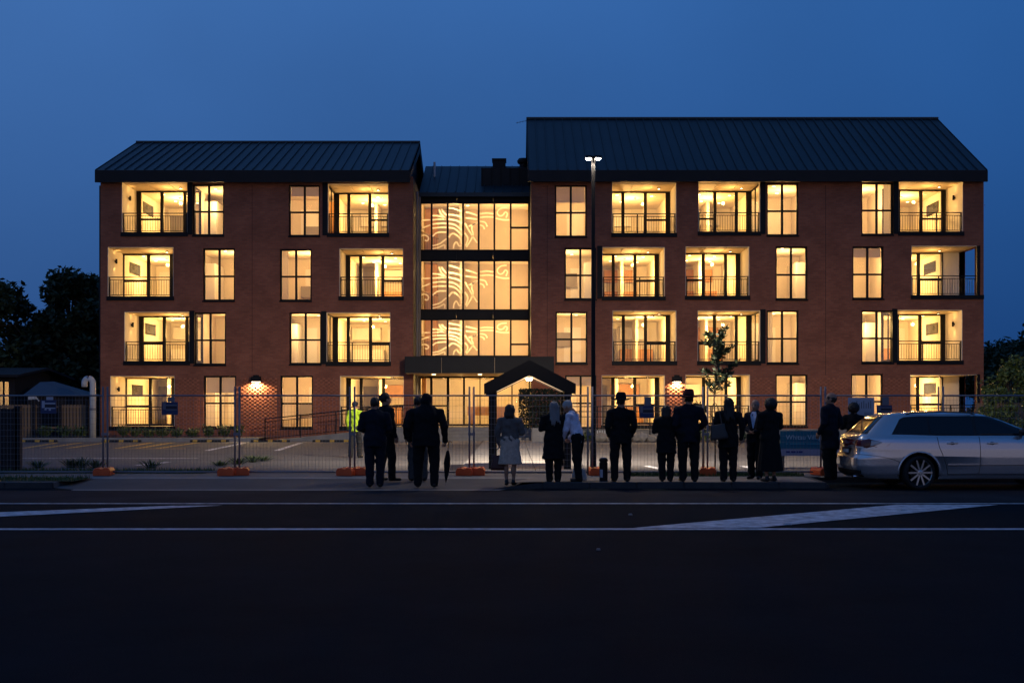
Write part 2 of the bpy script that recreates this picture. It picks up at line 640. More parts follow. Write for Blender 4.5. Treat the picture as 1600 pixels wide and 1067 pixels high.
marking('bay_line', [(-24, 34.2), (-9.3, 34.2), (-9.3, 34.4), (-24, 34.4)], 0.125)
for x0, y0, x1, y1 in ((323, 704, 392, 690), (432, 704, 476, 690), (215, 727, 262, 722)):
    a, c = lp(x0, y0), lp(x1, y1)
    w = 0.11
    marking('bay_line', [(a[0] - w, a[1]), (a[0] + w, a[1]), (c[0] + w, c[1]), (c[0] - w, c[1])], 0.125)
for x0, x1 in ((36, 66), (66, 104), (104, 142), (182, 214), (214, 246), (246, 286)):
    a, c = lp(x0, 700.5), lp(x1 + 24, 691.5)
    w = 0.12
    marking('hatch_line', [(a[0] - w, a[1]), (a[0] + w, a[1]), (c[0] + w, c[1]), (c[0] - w, c[1])], 0.125, 'paint_y')
for x0, x1, yy in ((34, 150, 700), (176, 290, 701)):
    Y = lp(0, yy)[1]
    marking('hatch_line', [(PX(x0, Y), Y - .12), (PX(x1, Y), Y - .12), (PX(x1, Y), Y + .12), (PX(x0, Y), Y + .12)], 0.128, 'paint_y')
for x, y in ((1010, 728), (1160, 728), (1275, 730)):
    a, c = lp(x, y), lp(x + 24, y + 5)
    marking('bay_line', [(a[0] - .1, a[1] + .1), (a[0] + .1, a[1] + .1), (c[0] + .1, c[1]), (c[0] - .1, c[1])], 0.125)

# concrete path from the gate shelter to the entry steps, laid as flagstones
PATHX0, PATHX1 = -1.25, 1.45
b = MB()
b.add([(PATHX0 - .05, 26.3, .123), (PATHX1 + .05, 26.3, .123), (PATHX1 + .05, 52.4, .123), (PATHX0 - .05, 52.4, .123)], [(0, 1, 2, 3)])
path = struct(b.build('path', M['paving']))
slab = None
yy = 26.4
while yy < 52.0:
    for k in range(3):
        x0 = PATHX0 + k * 0.9
        if slab is None:
            bb = MB()
            bb.box(-.44, .44, -.72, .72, 0, .028)
            slab = bb.build('paving_slab', M['concrete'], path, bevel=0.006)
            o = slab
        else:
            o = slab.copy()
            COL.objects.link(o)
            o.parent = path
        o.location = (x0 + .45, yy + .73, .122 + random.uniform(0, .003))
    yy += 1.47
# paved apron in front of ramp
sheet('apron', [(-12.6, 49.6), (-5.2, 49.6), (-3.0, 51.3), (-12.6, 51.3)], 0.126, M['paving'])
sheet('apron', [(-5.0, 47.5), (-1.35, 47.5), (-1.35, 52.5), (-5.0, 52.5)], 0.127, M['paving'])
sheet('apron', [(1.55, 47.5), (8, 47.5), (8, 50.3), (1.55, 50.3)], 0.127, M['paving'])

# garden bed along the left wing, with its kerb
sheet('garden_bed', [(-30, 51.45), (-11.3, 51.45), (-11.3, 54.1), (-30, 54.1)], 0.27, M['soil'])
b = MB()
b.box(-30, -11.25, 51.3, 51.45, 0.0, 0.30)
struct(b.build('garden_kerb', M['concrete'], bevel=0.02))

# ================================================================== THE APARTMENT BUILDING
FY = 54.0            # facade plane
DEP = 2.2            # balcony depth
BY = FY + DEP        # sliding-door plane
RB = 61.4            # back wall of the rooms
bld = thing('apartment_building', 'four storey brick apartment building with dark gabled roofs and brightly lit windows', 'building', (0, FY, 0.12))


def bx(x):
    return PX(x, FY)


def bz(y):
    return PZ(y, FY)


def wall_holes(name, u0, u1, v0, v1, holes, f, m, thick=0.3):
    """wall in (u,v) with rectangular holes; f(u,v,depth)->xyz"""
    us = sorted({u0, u1, *[h[0] for h in holes], *[h[1] for h in holes]})
    vs = sorted({v0, v1, *[h[2] for h in holes], *[h[3] for h in holes]})
    us = [u for u in us if u0 <= u <= u1]
    vs = [v for v in vs if v0 <= v <= v1]
    mb = MB()
    for j in range(len(vs) - 1):
        run = None
        vc = (vs[j] + vs[j + 1]) / 2
        for i in range(len(us)):
            solid = False
            if i < len(us) - 1:
                uc = (us[i] + us[i + 1]) / 2
                solid = not any(h[0] < uc < h[1] and h[2] < vc < h[3] for h in holes)
            if solid and run is None:
                run = us[i]
            if not solid and run is not None:
                for d in (0, thick):
                    q = [f(run, vs[j], d), f(us[i], vs[j], d), f(us[i], vs[j + 1], d), f(run, vs[j + 1], d)]
                    mb.add(q if d == 0 else q[::-1], [(0, 1, 2, 3)])
                run = None
    for a, c, e, g in holes:
        a, c, e, g = max(a, u0), min(c, u1), max(e, v0), min(g, v1)
        for (p, q) in (((a, e), (c, e)), ((c, e), (c, g)), ((c, g), (a, g)), ((a, g), (a, e))):
            mb.add([f(p[0], p[1], 0), f(q[0], q[1], 0), f(q[0], q[1], thick), f(p[0], p[1], thick)], [(0, 1, 2, 3)])
    return mb.build(name, m, bld)


WIN_L = [(301, 350, 288, 368), (451, 500, 289, 369), (317, 367, 388, 470), (437, 487, 389, 470), (303, 353, 488, 570), (452, 502, 488, 569), (318, 369, 587, 668), (438, 489, 587, 669)]
BAL_L = [(190, 293, 284, 363, 'L', 'R'), (512, 607, 287, 364, 'R', 'L'), (168, 271, 386, 463, 'L', ''), (530, 630, 388, 463, 'R', ''), (194, 296, 487, 564, 'L', 'R'), (510, 610, 488, 565, 'R', 'L'), (172, 273, 587, 666, 'L', ''), (531, 631, 587, 666, 'R', '')]
WIN_R = [(867, 917, 289, 370), (1198, 1248, 286, 368), (1346, 1396, 285, 367), (882, 932, 387, 468), (1212, 1262, 385, 468), (1332, 1381, 385, 467), (868, 918, 487, 568), (1198, 1248, 485, 568), (1346, 1396, 485, 567), (883, 932, 586, 669), (1212, 1262, 585, 666), (1330, 1380, 584, 666)]
BAL_R = [(956, 1057, 285, 364, 'R', ''), (1091, 1188, 284, 362, 'L', 'R'), (1404, 1505, 282, 362, 'R', 'L'), (941, 1039, 386, 463, 'R', 'L'), (1071, 1171, 385, 462, 'L', ''), (1424, 1532, 384, 461, 'R', 'open'),
         (957, 1057, 485, 564, 'R', ''), (1090, 1188, 485, 564, 'L', 'R'), (1402, 1504, 484, 563, 'R', 'L'), (940, 1039, 586, 664, 'R', ''), (1071, 1172, 585, 664, 'L', ''), (1422, 1532, 585, 663, 'R', 'open')]

LX0, LX1, RX0, RX1 = bx(157), bx(645), bx(830), bx(1537)
front = lambda u, v, d: (u, FY + d, v)
holesL = [(bx(a), bx(c), bz(e), bz(g)) for a, c, g, e in WIN_L] + [(bx(q[0]), bx(q[1]), bz(q[3]), bz(q[2])) for q in BAL_L]
holesR = [(bx(a), bx(c), bz(e), bz(g)) for a, c, g, e in WIN_R] + [(bx(q[0]), bx(q[1]), bz(q[3]), bz(q[2])) for q in BAL_R]
wall_holes('brick_wall', LX0, LX1, 0.1, 12.4, holesL, front, M['brick'])
wall_holes('brick_wall', RX0, RX1, 0.1, 12.4, holesR, front, M['brick'])
LBK, RBK = 65.4, 66.0
# gable end walls
wall_holes('brick_wall', FY + .3, LBK, 0.1, 12.4, [], lambda u, v, d: (LX0 + d, u, v), M['brick'])
wall_holes('cladding_wall', FY + .3, LBK, 0.1, 12.4, [], lambda u, v, d: (LX1 - d, u, v), M['charcoal'])
wall_holes('cladding_wall', FY + .3, RBK, 0.1, 12.4, [], lambda u, v, d: (RX0 + d, u, v), M['charcoal'])
wall_holes('brick_wall', FY + .3, RBK, 0.1, 12.4, [(FY + .3, BY, bz(461), bz(384)), (FY + .3, BY, bz(663), bz(585))], lambda u, v, d: (RX1 - d, u, v), M['brick'])
b = MB()
b.box(LX0, LX1, LBK, LBK + .3, .1, 12.4)
b.build('brick_wall', M['brick'], bld)
b = MB()
b.box(RX0, RX1, RBK, RBK + .3, .1, 12.4)
b.build('brick_wall', M['brick'], bld)


def gable_roof(x0, x1, y0, yr, yb, ze, zr, zf, step):
    t = 0.16
    mb = MB()
    for (ya, za, yc, zc) in ((y0, ze, yr, zr), (yb, ze, yr, zr)):
        mb.add([(x0, ya, za), (x1, ya, za), (x1, yc, zc), (x0, yc, zc), (x0, ya, za - t), (x1, ya, za - t), (x1, yc, zc - t), (x0, yc, zc - t)],
               [(0, 1, 2, 3), (7, 6, 5, 4), (0, 4, 5, 1), (1, 5, 6, 2), (3, 2, 6, 7), (0, 3, 7, 4)])
    roof = mb.build('roof', M['roof'], bld)
    # standing seams, one rib each
    n = int((x1 - x0) / step)
    d = Vector((0, yr - y0, zr - ze))
    ln = d.length
    nrm = Vector((0, -(zr - ze), yr - y0)).normalized()
    me = None
    for k in range(1, n + 1):
        x = x0 + k * (x1 - x0) / (n + 1)
        if me is None:
            q = MB()
            q.bar((0, 0, 0), tuple(d * 0.985), 0.035, 0.06, up=tuple(nrm))
            o = q.build('standing_seam', M['roof'], roof, world=False)
            me = o
        else:
            o = me.copy()
            COL.objects.link(o)
            o.parent = roof
        p = Vector((x, y0, ze)) + nrm * 0.028
        o.location = p - woff(roof)
    q = MB()
    q.box(x0, x1, yr - .14, yr + .14, zr - .03, zr + .06)
    q.build('ridge_cap', M['roof'], roof)
    # fascia, soffit
    q = MB()
    q.box(x0, x1, y0 - .04, y0 + .06, zf, ze - .02)
    q.build('fascia', M['charcoal'], bld)
    q = MB()
    q.box(x0 + .02, x1 - .02, y0 + .062, FY - 0.002, zf + .06, zf + .14)
    q.build('soffit', M['charcoal'], bld)
    # barge boards and gable infill
    for x, s_ in ((x0, 1), (x1, -1)):
        q = MB()
        xx = x + s_ * .26
        q.prism([(xx, y0 + .4, ze - .5), (xx, yb - .4, ze - .5), (xx, yb - .4, ze), (xx, yr, zr - .1), (xx, y0 + .4, ze)], (s_ * .1, 0, 0))
        q.build('gable_infill', M['charcoal'], bld)
        q = MB()
        for ya in (y0, yb):
            q.prism([(x, ya, ze + .03), (x, yr, zr + .03), (x, yr, zr - .5), (x, ya, ze - .5)], (s_ * .045, 0, 0))
        q.build('barge_board', M['charcoal'], bld)
    return roof


gable_roof(bx(148.5) * 53.6 / 54, bx(640.5) * 53.6 / 54, 53.6, 59.55, 65.6, PZ(266, 53.6), PZ(223, 59.55), PZ(285, 53.6), 0.47)
gable_roof(bx(825) * 53.6 / 54, bx(1543) * 53.6 / 54, 53.6, 59.9, 66.2, PZ(266, 53.6), PZ(186, 59.9), PZ(284, 53.6), 0.47)

WARM = (1.0, 0.56, 0.165)
PEACH = (1.0, 0.585, 0.20)
rnd = random.Random(3)


def casement(x0, x1, z0, z1, Y, parent, split=0.53, name='window'):
    """four-pane window: frame mesh with mullion and transom, each pane a child"""
    t, dpt = 0.068, 0.10
    xm, zm = (x0 + x1) / 2, z0 + (z1 - z0) * (1 - split)
    f = MB()
    f.box(x0, x1, Y, Y + dpt, z0, z0 + t)
    f.box(x0, x1, Y, Y + dpt, z1 - t, z1)
    f.box(x0, x0 + t, Y, Y + dpt, z0 + t, z1 - t)
    f.box(x1 - t, x1, Y, Y + dpt, z0 + t, z1 - t)
    f.box(xm - .048, xm + .048, Y + .001, Y + dpt - .001, z0 + t, z1 - t)
    f.box(x0 + t, xm - .048, Y + .001, Y + dpt - .001, zm - .04, zm + .04)
    f.box(xm + .048, x1 - t, Y + .001, Y + dpt - .001, zm - .04, zm + .04)
    w = f.build(name, M['black'], parent)
    for xa, xb in ((x0 + t, xm - .048), (xm + .048, x1 - t)):
        for za, zb in ((z0 + t, zm - .04), (zm + .04, z1 - t)):
            p = MB()
            p.box(xa, xb, Y + .045, Y + .053, za, zb)
            p.build('pane', M['glass'], w)
    q = MB()
    q.box(x0 - .02, x1 + .02, Y - .16, Y - .001, z0 - .07, z0 - .002)
    q.build('sill', M['black'], w)
    return w


def room_shell(x0, x1, y0, y1, z0, z1, mw, yl=None, yr=None):
    m = MB()
    m.quad((x0, y0, z0), (x1, y0, z0), (x1, y1, z0), (x0, y1, z0), 1)
    m.quad((x0, y0, z1), (x0, y1, z1), (x1, y1, z1), (x1, y0, z1), 2)
    m.quad((x0, y1, z0), (x1, y1, z0), (x1, y1, z1), (x0, y1, z1), 0)
    yl, yr = yl or y0, yr or y0          # side walls may start behind a glazed return
    m.quad((x0, yl, z0), (x0, y1, z0), (x0, y1, z1), (x0, yl, z1), 0)
    m.quad((x1, yr, z0), (x1, yr, z1), (x1, y1, z1), (x1, y1, z0), 0)
    return m.build('room', [mw, M['carpet'], M['ceil']], bld)


def downlight(x, y, z, room, r=0.075):
    q = MB()
    q.lathe([(r * 1.3, 0), (r * 1.3, -.012), (r, -.014)], (x, y, z - .001), 14)
    q.lathe([(r, -.0135), (0.0005, -.016)], (x, y, z - .001), 14, mi=1)
    q.build('downlight', [M['white'], M['lamp_warm']], room)


# ---- bedroom windows
for wi, (a, c, top, bot) in enumerate(WIN_L + WIN_R):
    x0, x1, z0, z1 = bx(a), bx(c), bz(bot), bz(top)
    casement(x0 + .004, x1 - .004, z0 + .004, z1 - .004, FY + .10, bld)
    rx0, rx1, ry1 = x0 - .75, x1 + .75, FY + 4.6
    # stay clear of the neighbouring balcony tunnel
    yl = yr = None
    for q in BAL_L + BAL_R:
        if abs(q[2] - top) < 15:
            if bx(q[1]) <= x0 + .01:
                if rx0 < bx(q[1]) + .05:
                    rx0 = bx(q[1]) + .05
                    yl = BY + .05 if q[5] == 'R' else None
            if bx(q[0]) >= x1 - .01:
                if rx1 > bx(q[0]) - .05:
                    rx1 = bx(q[0]) - .05
                    yr = BY + .05 if q[5] == 'L' else None
    rz0, rz1 = z0 - .02, z1 + .10
    rm = room_shell(rx0, rx1, FY + .302, ry1, rz0, rz1, M['plaster_b'], yl, yr)
    k = rnd.random()
    # built-in things on the back wall
    dx = rnd.uniform(rx0 + .2, rx1 - 1.2)
    q = MB()
    q.box(dx, dx + .86, ry1 - .05, ry1 - .003, rz0 + .002, rz0 + 2.02)
    q.build('interior_door', M['white'], rm)
    wx = rx0 + .01 if k < .5 else rx1 - .61
    q = MB()
    q.box(wx, wx + .6, ry1 - 1.9, ry1 - .06, rz0 + .002, rz0 + 2.1)
    q.build('wardrobe', M['white'] if k < .7 else M['wood'], rm)
    if k > .35:
        hx = rnd.uniform(rx0 + .7, rx1 - 1.5)
        q = MB()
        q.box(hx, hx + .8, ry1 - .22, ry1 - .055, rz0 + (1.05 if k < .6 else 0.6), rz0 + (1.75 if k < .6 else 1.15))
        q.build('wall_unit', M['grey'], rm)
    if wi in (1, 6, 8, 13, 17):
        q = MB()
        q.box(x0 + .08, x1 - .08, FY + .235, FY + .239, z1 - (.5 if wi % 2 else .8), z1 - .07)
        q.build('roller_blind', M['blind'], rm)
    if wi in (3, 10, 15, 19):
        q = MB()
        cx0 = x0 - .1 if wi % 2 else x1 - .35
        for k_ in range(9):
            xa_ = cx0 + k_ * .05
            q.add([(xa_, FY + .36 + .03 * (k_ % 2), rz0 + .03), (xa_ + .05, FY + .36 + .03 * ((k_ + 1) % 2), rz0 + .03), (xa_ + .05, FY + .36 + .03 * ((k_ + 1) % 2), rz1 - .05), (xa_, FY + .36 + .03 * (k_ % 2), rz1 - .05)], [(0, 1, 2, 3)])
        q.build('curtain', M['blind'], rm)
    downlight(rx0 + (rx1 - rx0) * rnd.uniform(.25, .5), FY + rnd.uniform(1.2, 2.0), rz1, rm)
    downlight(rx0 + (rx1 - rx0) * rnd.uniform(.5, .75), FY + 3.1, rz1, rm)
    point_light('room_light', ((rx0 + rx1) / 2 + rnd.uniform(-.4, .4), FY + 2.3, rz1 - .7), rnd.uniform(165, 215), PEACH, 0.2, rm)

# ---- balconies with living rooms behind
for bi, (a, c, top, bot, tr, side) in enumerate(BAL_L + BAL_R):
    x0, x1, z0, z1 = bx(a), bx(c), bz(bot), bz(top)
    if side == 'open':
        x1 = RX1 - .302
    xr = bx(1500) * BY / FY * FY / BY if side == 'open' else x1      # right end of the room
    xr = 20.9 if side == 'open' else x1
    rm = room_shell(x0, xr, BY + .05, RB, z0, z1, M['plaster'])
    # balcony tunnel: floor, side walls, soffit panels
    m = MB()
    m.quad((x0, FY + .301, z0), (x1 + (.3 if side == 'open' else 0), FY + .301, z0), (x1 + (.3 if side == 'open' else 0), BY + .05, z0), (x0, BY + .05, z0), 1)
    m.quad((x0, FY + .301, z1 + .002), (x0, BY + .05, z1 + .002), (x1 + (.3 if side == 'open' else 0), BY + .05, z1 + .002), (x1 + (.3 if side == 'open' else 0), FY + .301, z1 + .002), 0)
    if side != 'L':
        m.quad((x0, FY + .301, z0), (x0, BY + .05, z0), (x0, BY + .05, z1), (x0, FY + .301, z1), 0)
    if side == 'open':
        m.box(xr, RX1 - .01, BY, BY + .3, z0, z1, 0)
    elif side != 'R':
        m.quad((x1, FY + .301, z0), (x1, FY + .301, z1), (x1, BY + .05, z1), (x1, BY + .05, z0), 0)
    bal = m.build('balcony', [M['plaster'], M['grey']], bld)
    # thin painted liner over the brick reveals
    m = MB()
    m.box(x0 + .001, x0 + .02, FY + .01, FY + .30, z0, z1 - .02)
    if side != 'open':
        m.box(x1 - .02, x1 - .001, FY + .01, FY + .30, z0, z1 - .02)
    m.box(x0 + .02, x1 - .02, FY + .01, FY + .30, z1 - .02, z1 - .001)
    m.build('reveal_liner', M['plaster'], bal)
    w3 = (x1 - x0) / 3
    for k in range(3):
        q = MB()
        q.box(x0 + k * w3 + .03, x0 + (k + 1) * w3 - .004, FY + .31, BY - .01, z1 - .035, z1 - .008)
        q.build('soffit_panel', M['soffit'], bal)
    # slab edge channel
    q = MB()
    q.box(x0 - .03, x1 + (.3 if side == 'open' else .03), FY - .06, FY + .3, z0 - .20, z0 - .003)
    q.build('slab_edge', M['black'], bal)
    # sliding door set
    zt = z1 - .10
    f = MB()
    t = .08
    dX1 = xr
    f.box(x0 + .001, dX1 - .001, BY - .06, BY + .05, zt, z1 - .04)
    f.box(x0 + .001, dX1 - .001, BY - .06, BY + .05, z0 + .001, z0 + .09)
    wd = dX1 - x0
    if wd < 2.7:
        ed = [0, .48, 1.0]
    elif tr == 'L':
        ed = [0, .40, .76, 1.0]
    else:
        ed = [0, .24, .60, 1.0]
    xs = [x0 + e * wd for e in ed]
    for k, x in enumerate(xs):
        h = .055 if k in (0, len(xs) - 1) else .075
        outer = len(xs) - 1 if x0 > 0 else 0          # the jamb on the far side is a wide dark panel
        if k == outer and side != 'open' and not (a < 175):
            h = .22
        f.box(max(x - h, x0 + .002), min(x + h, dX1 - .002), BY - .05, BY + .045, z0 + .09, zt)
    tk = 0 if tr == 'L' else len(xs) - 2
    zt2 = z0 + .95
    f.box(xs[tk] + .05, xs[tk + 1] - .07, BY - .045, BY + .04, zt2 - .045, zt2 + .045)
    dr = f.build('sliding_door', M['black'], bal)
    for k in range(len(xs) - 1):
        cuts = [z0 + .09, zt] if k != tk else [z0 + .09, zt2, zt]
        for za, zb in zip(cuts[:-1], cuts[1:]):
            p = MB()
            p.box(xs[k] + .05, xs[k + 1] - .05, BY - .004, BY + .004, za, zb)
            p.build('pane', M['glass'], dr)
    # railing
    ry = FY + .12
    xe = x1 + (.15 if side == 'open' else 0)
    f = MB()
    zt_ = z0 + .92
    f.box(x0 + .03, xe - .03, ry - .02, ry + .02, zt_ - .04, zt_)
    f.box(x0 + .03, xe - .03, ry - .012, ry + .012, zt_ - .16, zt_ - .13)
    f.box(x0 + .03, xe - .03, ry - .012, ry + .012, z0 + .06, z0 + .09)
    for x in (x0 + .06, (x0 + xe) / 2 + rnd.choice((-.3, .3)), xe - .06):
        f.box(x - .025, x + .025, ry - .022, ry + .022, z0, zt_ - .04)
    rl = f.build('railing', M['black'], bal)
    f = MB()
    n = int((xe - x0) / .115)
    for k in range(1, n):
        x = x0 + k * (xe - x0) / n
        f.box(x - .007, x + .007, ry - .007, ry + .007, z0 + .09, zt_ - .16)
    f.build('balusters', M['black'], rl, kind='stuff')
    # glazed return between balcony and bedroom, with the black corner post
    if side in ('L', 'R'):
        xs_ = x0 if side == 'L' else x1
        sg = -1 if side == 'L' else 1
        q = MB()
        q.box(min(xs_, xs_ + sg * .24), max(xs_, xs_ + sg * .24), FY - .03, FY + .301, z0 - .12, z1 + .05)
        q.build('corner_post', M['black'], bal)
        q = MB()
        xa, xb = min(xs_, xs_ + sg * .045), max(xs_, xs_ + sg * .045)
        q.box(xa, xb, FY + .302, BY + .05, z0, z0 + .09)
        q.box(xa, xb, FY + .302, BY + .05, z1 - .09, z1)
        for yy in (FY + .302, FY + 1.2, BY - .06):
            q.box(xa, xb, yy, yy + .09, z0 + .09, z1 - .09)
        gr = q.build('glazed_return', M['black'], bal)
        for ya, yb_ in ((FY + .392, FY + 1.2), (FY + 1.29, BY - .06)):
            p = MB()
            p.box((xa + xb) / 2 - .004, (xa + xb) / 2 + .004, ya, yb_, z0 + .09, z1 - .09)
            p.build('pane', M['glass'], gr)
    # --- fittings
    k = rnd.random()
    kx = rnd.uniform(x0 + .1, x0 + .5) if k < .5 else rnd.uniform(xr - 2.3, xr - 1.9)
    q = MB()
    q.box(kx, kx + 1.7, RB - .62, RB - .003, z0 + .002, z0 + .9)
    q.build('kitchen_cabinet', M['wood'] if k > .3 else M['white'], rm)
    q = MB()
    q.box(kx, kx + 1.5, RB - .34, RB - .003, z0 + 1.42, z0 + 2.05)
    q.build('wall_cabinet', M['white'] if k < .6 else M['wood'], rm)
    dx = kx + 1.85 if k < .5 else kx - .95
    dx = min(max(dx, x0 + .02), xr - .82)
    q = MB()
    q.box(dx, dx + .8, RB - .05, RB - .003, z0 + .002, z0 + 2.0)
    q.build('interior_door', M['grey'] if rnd.random() < .35 else M['white'], rm)
    if k > .45:
        px_ = x0 + wd * rnd.uniform(.35, .6)
        q = MB()
        q.box(px_, px_ + .14, RB - 2.3, RB - .64, z0 + .002, z1 - .002)
        q.build('partition', M['plaster'], rm)
    # high window in the gable end wall, seen on the side wall of the end flats
    if a < 200 or c > 1480:
        xx = x0 + .003 if a < 200 else xr - .003
        s_ = 1 if a < 200 else -1
        q = MB()
        q.box(min(xx, xx + s_ * .03), max(xx, xx + s_ * .03), BY + .9, BY + 2.5, z0 + 1.45, z0 + 2.0)
        hw = q.build('high_window', M['black'], rm)
        q = MB()
        q.box(min(xx + s_ * .031, xx + s_ * .037), max(xx + s_ * .031, xx + s_ * .037), BY + .97, BY + 2.43, z0 + 1.52, z0 + 1.93)
        q.build('pane', M['darkpane'], hw)
    for fx, fy in ((.25, 1.0), (.72, 1.3), (.3, 2.9), (.7, 3.4)):
        downlight(x0 + wd * (fx + rnd.uniform(-.08, .08)), BY + fy, z1, rm)
    q = MB()
    q.lathe([(.06, 0), (.06, -.03), (.03, -.045), (.0005, -.045)], (x0 + wd * .5, BY + 1.9, z1 - .001), 12)
    q.build('smoke_alarm', M['grey'], rm)
    point_light('room_light', (x0 + wd * rnd.uniform(.35, .65), BY + rnd.uniform(1.8, 2.6), z1 - .75), rnd.uniform(330, 420), WARM, 0.22, rm)
    # balcony ceiling light
    q = MB()
    q.lathe([(.07, 0), (.07, -.05), (.055, -.052)], (x0 + wd * .78, FY + 1.25, z1 - .036), 12)
    q.lathe([(.055, -.051), (.0005, -.053)], (x0 + wd * .78, FY + 1.25, z1 - .036), 12, mi=1)
    cl_ = q.build('balcony_light', [M['black'], M['lamp_warm']], bal)
    point_light('balcony_glow', (x0 + wd * .6, FY + 1.2, z1 - .45), 26, WARM, .08, cl_)
    # up-and-down wall light on the outer reveal of the end balconies
    if (a < 200 or c > 1480) and side != 'open':
        xx = x0 if a < 200 else x1
        s_ = 1 if a < 200 else -1
        q = MB()
        q.lathe([(.0005, -.11), (.05, -.11), (.05, .11), (.0005, .11)], (xx + s_ * .09, FY + .95, z0 + 1.75), 12)
        q.box(min(xx + s_ * .01, xx + s_ * .05), max(xx + s_ * .01, xx + s_ * .05), FY + .92, FY + .98, z0 + 1.71, z0 + 1.79)
        wl = q.build('wall_light', M['black'], bal)
        for dz, rx in ((.13, R(180)), (-.13, 0)):
            spot_light('wall_light_beam', (xx + s_ * .09, FY + .95, z0 + 1.75 + dz), 14, WARM, .03, R(70), .6, wl, (rx, 0, 0))

# columns at the open corner balconies
for top, bot in ((384, 461), (585, 663)):
    q = MB()
    q.box(RX1 - .30, RX1 - .18, FY + .02, FY + .14, bz(bot), bz(top))
    q.build('corner_column', M['black'], bld)
    q = MB()
    q.box(RX1 - .13, RX1 - .03, FY + .10, FY + .2, bz(bot), bz(top))
    q.build('corner_column', M['black'], bld)
# downpipes
for X, Y0 in ((LX0 - .06, FY + .15), (RX1 + .02, FY + .25), (LX1 + .07, FY + 1.6), (LX1 + .07, FY + 3.0)):
    q = MB()
    q.tube([(X, Y0, .3), (X, Y0, 12.0)], .05, 10)
    q.build('downpipe', M['charcoal'] if X < -18 or X > 20 else M['galv'], bld)

for xj in (394, 1290, 855):
    q = MB()
    q.box(bx(xj) - .008, bx(xj) + .008, FY - .003, FY - .0005, 3.3 if xj < 900 else 3.15, 12.0)
    q.build('movement_joint', M['charcoal'], bld)

# ---- projecting bricks on the ground-floor piers (hit-and-miss pattern)
q = MB()
piers = [(bx(375), bx(437)), (bx(273.5), bx(317)), (bx(490), bx(530)), (bx(1040), bx(1070)), (bx(1262.5), bx(1329)), (bx(1381), bx(1421)), (bx(1173), bx(1211))]
for pi, (xa, xb) in enumerate(piers):
    pr = .06 if pi in (0, 3) else .025
    row = 0
    z = .45
    while z < 3.0:
        x = xa + .06 + (.12 if row % 2 else 0)
        while x + .12 < xb - .04:
            q.box(x, x + .115, FY - pr, FY - .001, z, z + .076)
            x += .24
        z += .086
        row += 1
q.build('projecting_bricks', M['brick_solid'], bld, kind='stuff')

# ---- wall lamps over those piers
for xpx, ypx in ((401, 596), (1057, 596)):
    X, Z = bx(xpx), bz(ypx)
    q = MB()
    q.box(X - .22, X + .22, FY - .28, FY - .001, Z - .02, Z + .22)
    q.box(X - .12, X + .12, FY - .2, FY - .03, Z + .22, Z + .30)
    wl = q.build('wall_lamp', M['black'], bld)
    q = MB()
    q.box(X - .18, X + .18, FY - .25, FY - .04, Z - .03, Z - .021)
    q.build('diffuser', M['lamp_wall'], wl)
    spot_light('wall_lamp_beam', (X, FY - .17, Z - .05), 620 if xpx < 500 else 420, (1.0, .70, .34), .05, R(170), .3, wl, (R(-4), 0, 0))

# ================================================================== glazed stair link
GY = 58.0
gx = lambda x: PX(x, GY)
gz = lambda y: PZ(y, GY)
KX0, KX1 = LX1 + .002, RX0 - .002
VX = [653.5, 674.5, 699.5, 723.5, 748, 772.5, 798, 827.5]
ROWS = [(317, 392, 356), (407, 485, 449), (499, 557, 538)]
strokes = [  # etched pattern: photograph pixels inside the first storey, y from 310
    [(230, 240), (330, 250), (410, 290)], [(320, 150), (350, 220), (420, 290)], [(355, 150), (385, 195), (425, 235)], [(230, 300), (330, 292), (420, 290)],
    [(230, 360), (330, 348), (420, 350)], [(230, 415), (330, 405), (420, 405)], [(230, 530), (270, 490), (330, 470), (420, 470)], [(230, 660), (330, 630), (425, 560)], [(230, 700), (320, 680), (395, 645), (400, 700)],
    [(455, 130), (540, 150), (630, 180)], [(455, 225), (540, 235), (635, 262)], [(455, 290), (560, 310), (635, 350)], [(455, 350), (540, 370), (635, 440)], [(455, 405), (540, 425), (635, 510)],
    [(455, 545), (500, 490), (560, 510), (620, 570), (635, 640)], [(520, 700), (530, 640), (560, 605), (585, 640), (600, 665), (635, 655)],
    [(690, 190), (770, 210), (850, 240)], [(690, 272), (850, 292)], [(680, 345), (720, 420), (770, 500), (850, 620)], [(855, 330), (790, 370), (775, 430), (790, 520), (700, 680)], [(680, 480), (720, 560), (690, 660)], [(730, 390), (850, 345)],
    [(890, 215), (980, 205), (1075, 215)], [(890, 265), (985, 258), (1075, 262)], [(890, 320), (960, 335), (990, 395)], [(890, 370), (935, 390), (950, 430)],
    [(1260, 128), (1190, 135), (1140, 170), (1130, 210), (1165, 245), (1210, 230), (1240, 190), (1270, 215), (1250, 270)], [(1110, 278), (1200, 298), (1295, 300)],
    [(45, 330), (110, 305), (200, 300)], [(50, 600), (60, 540), (110, 510), (170, 540), (160, 590), (120, 580)], [(45, 440), (120, 400), (200, 370)]]
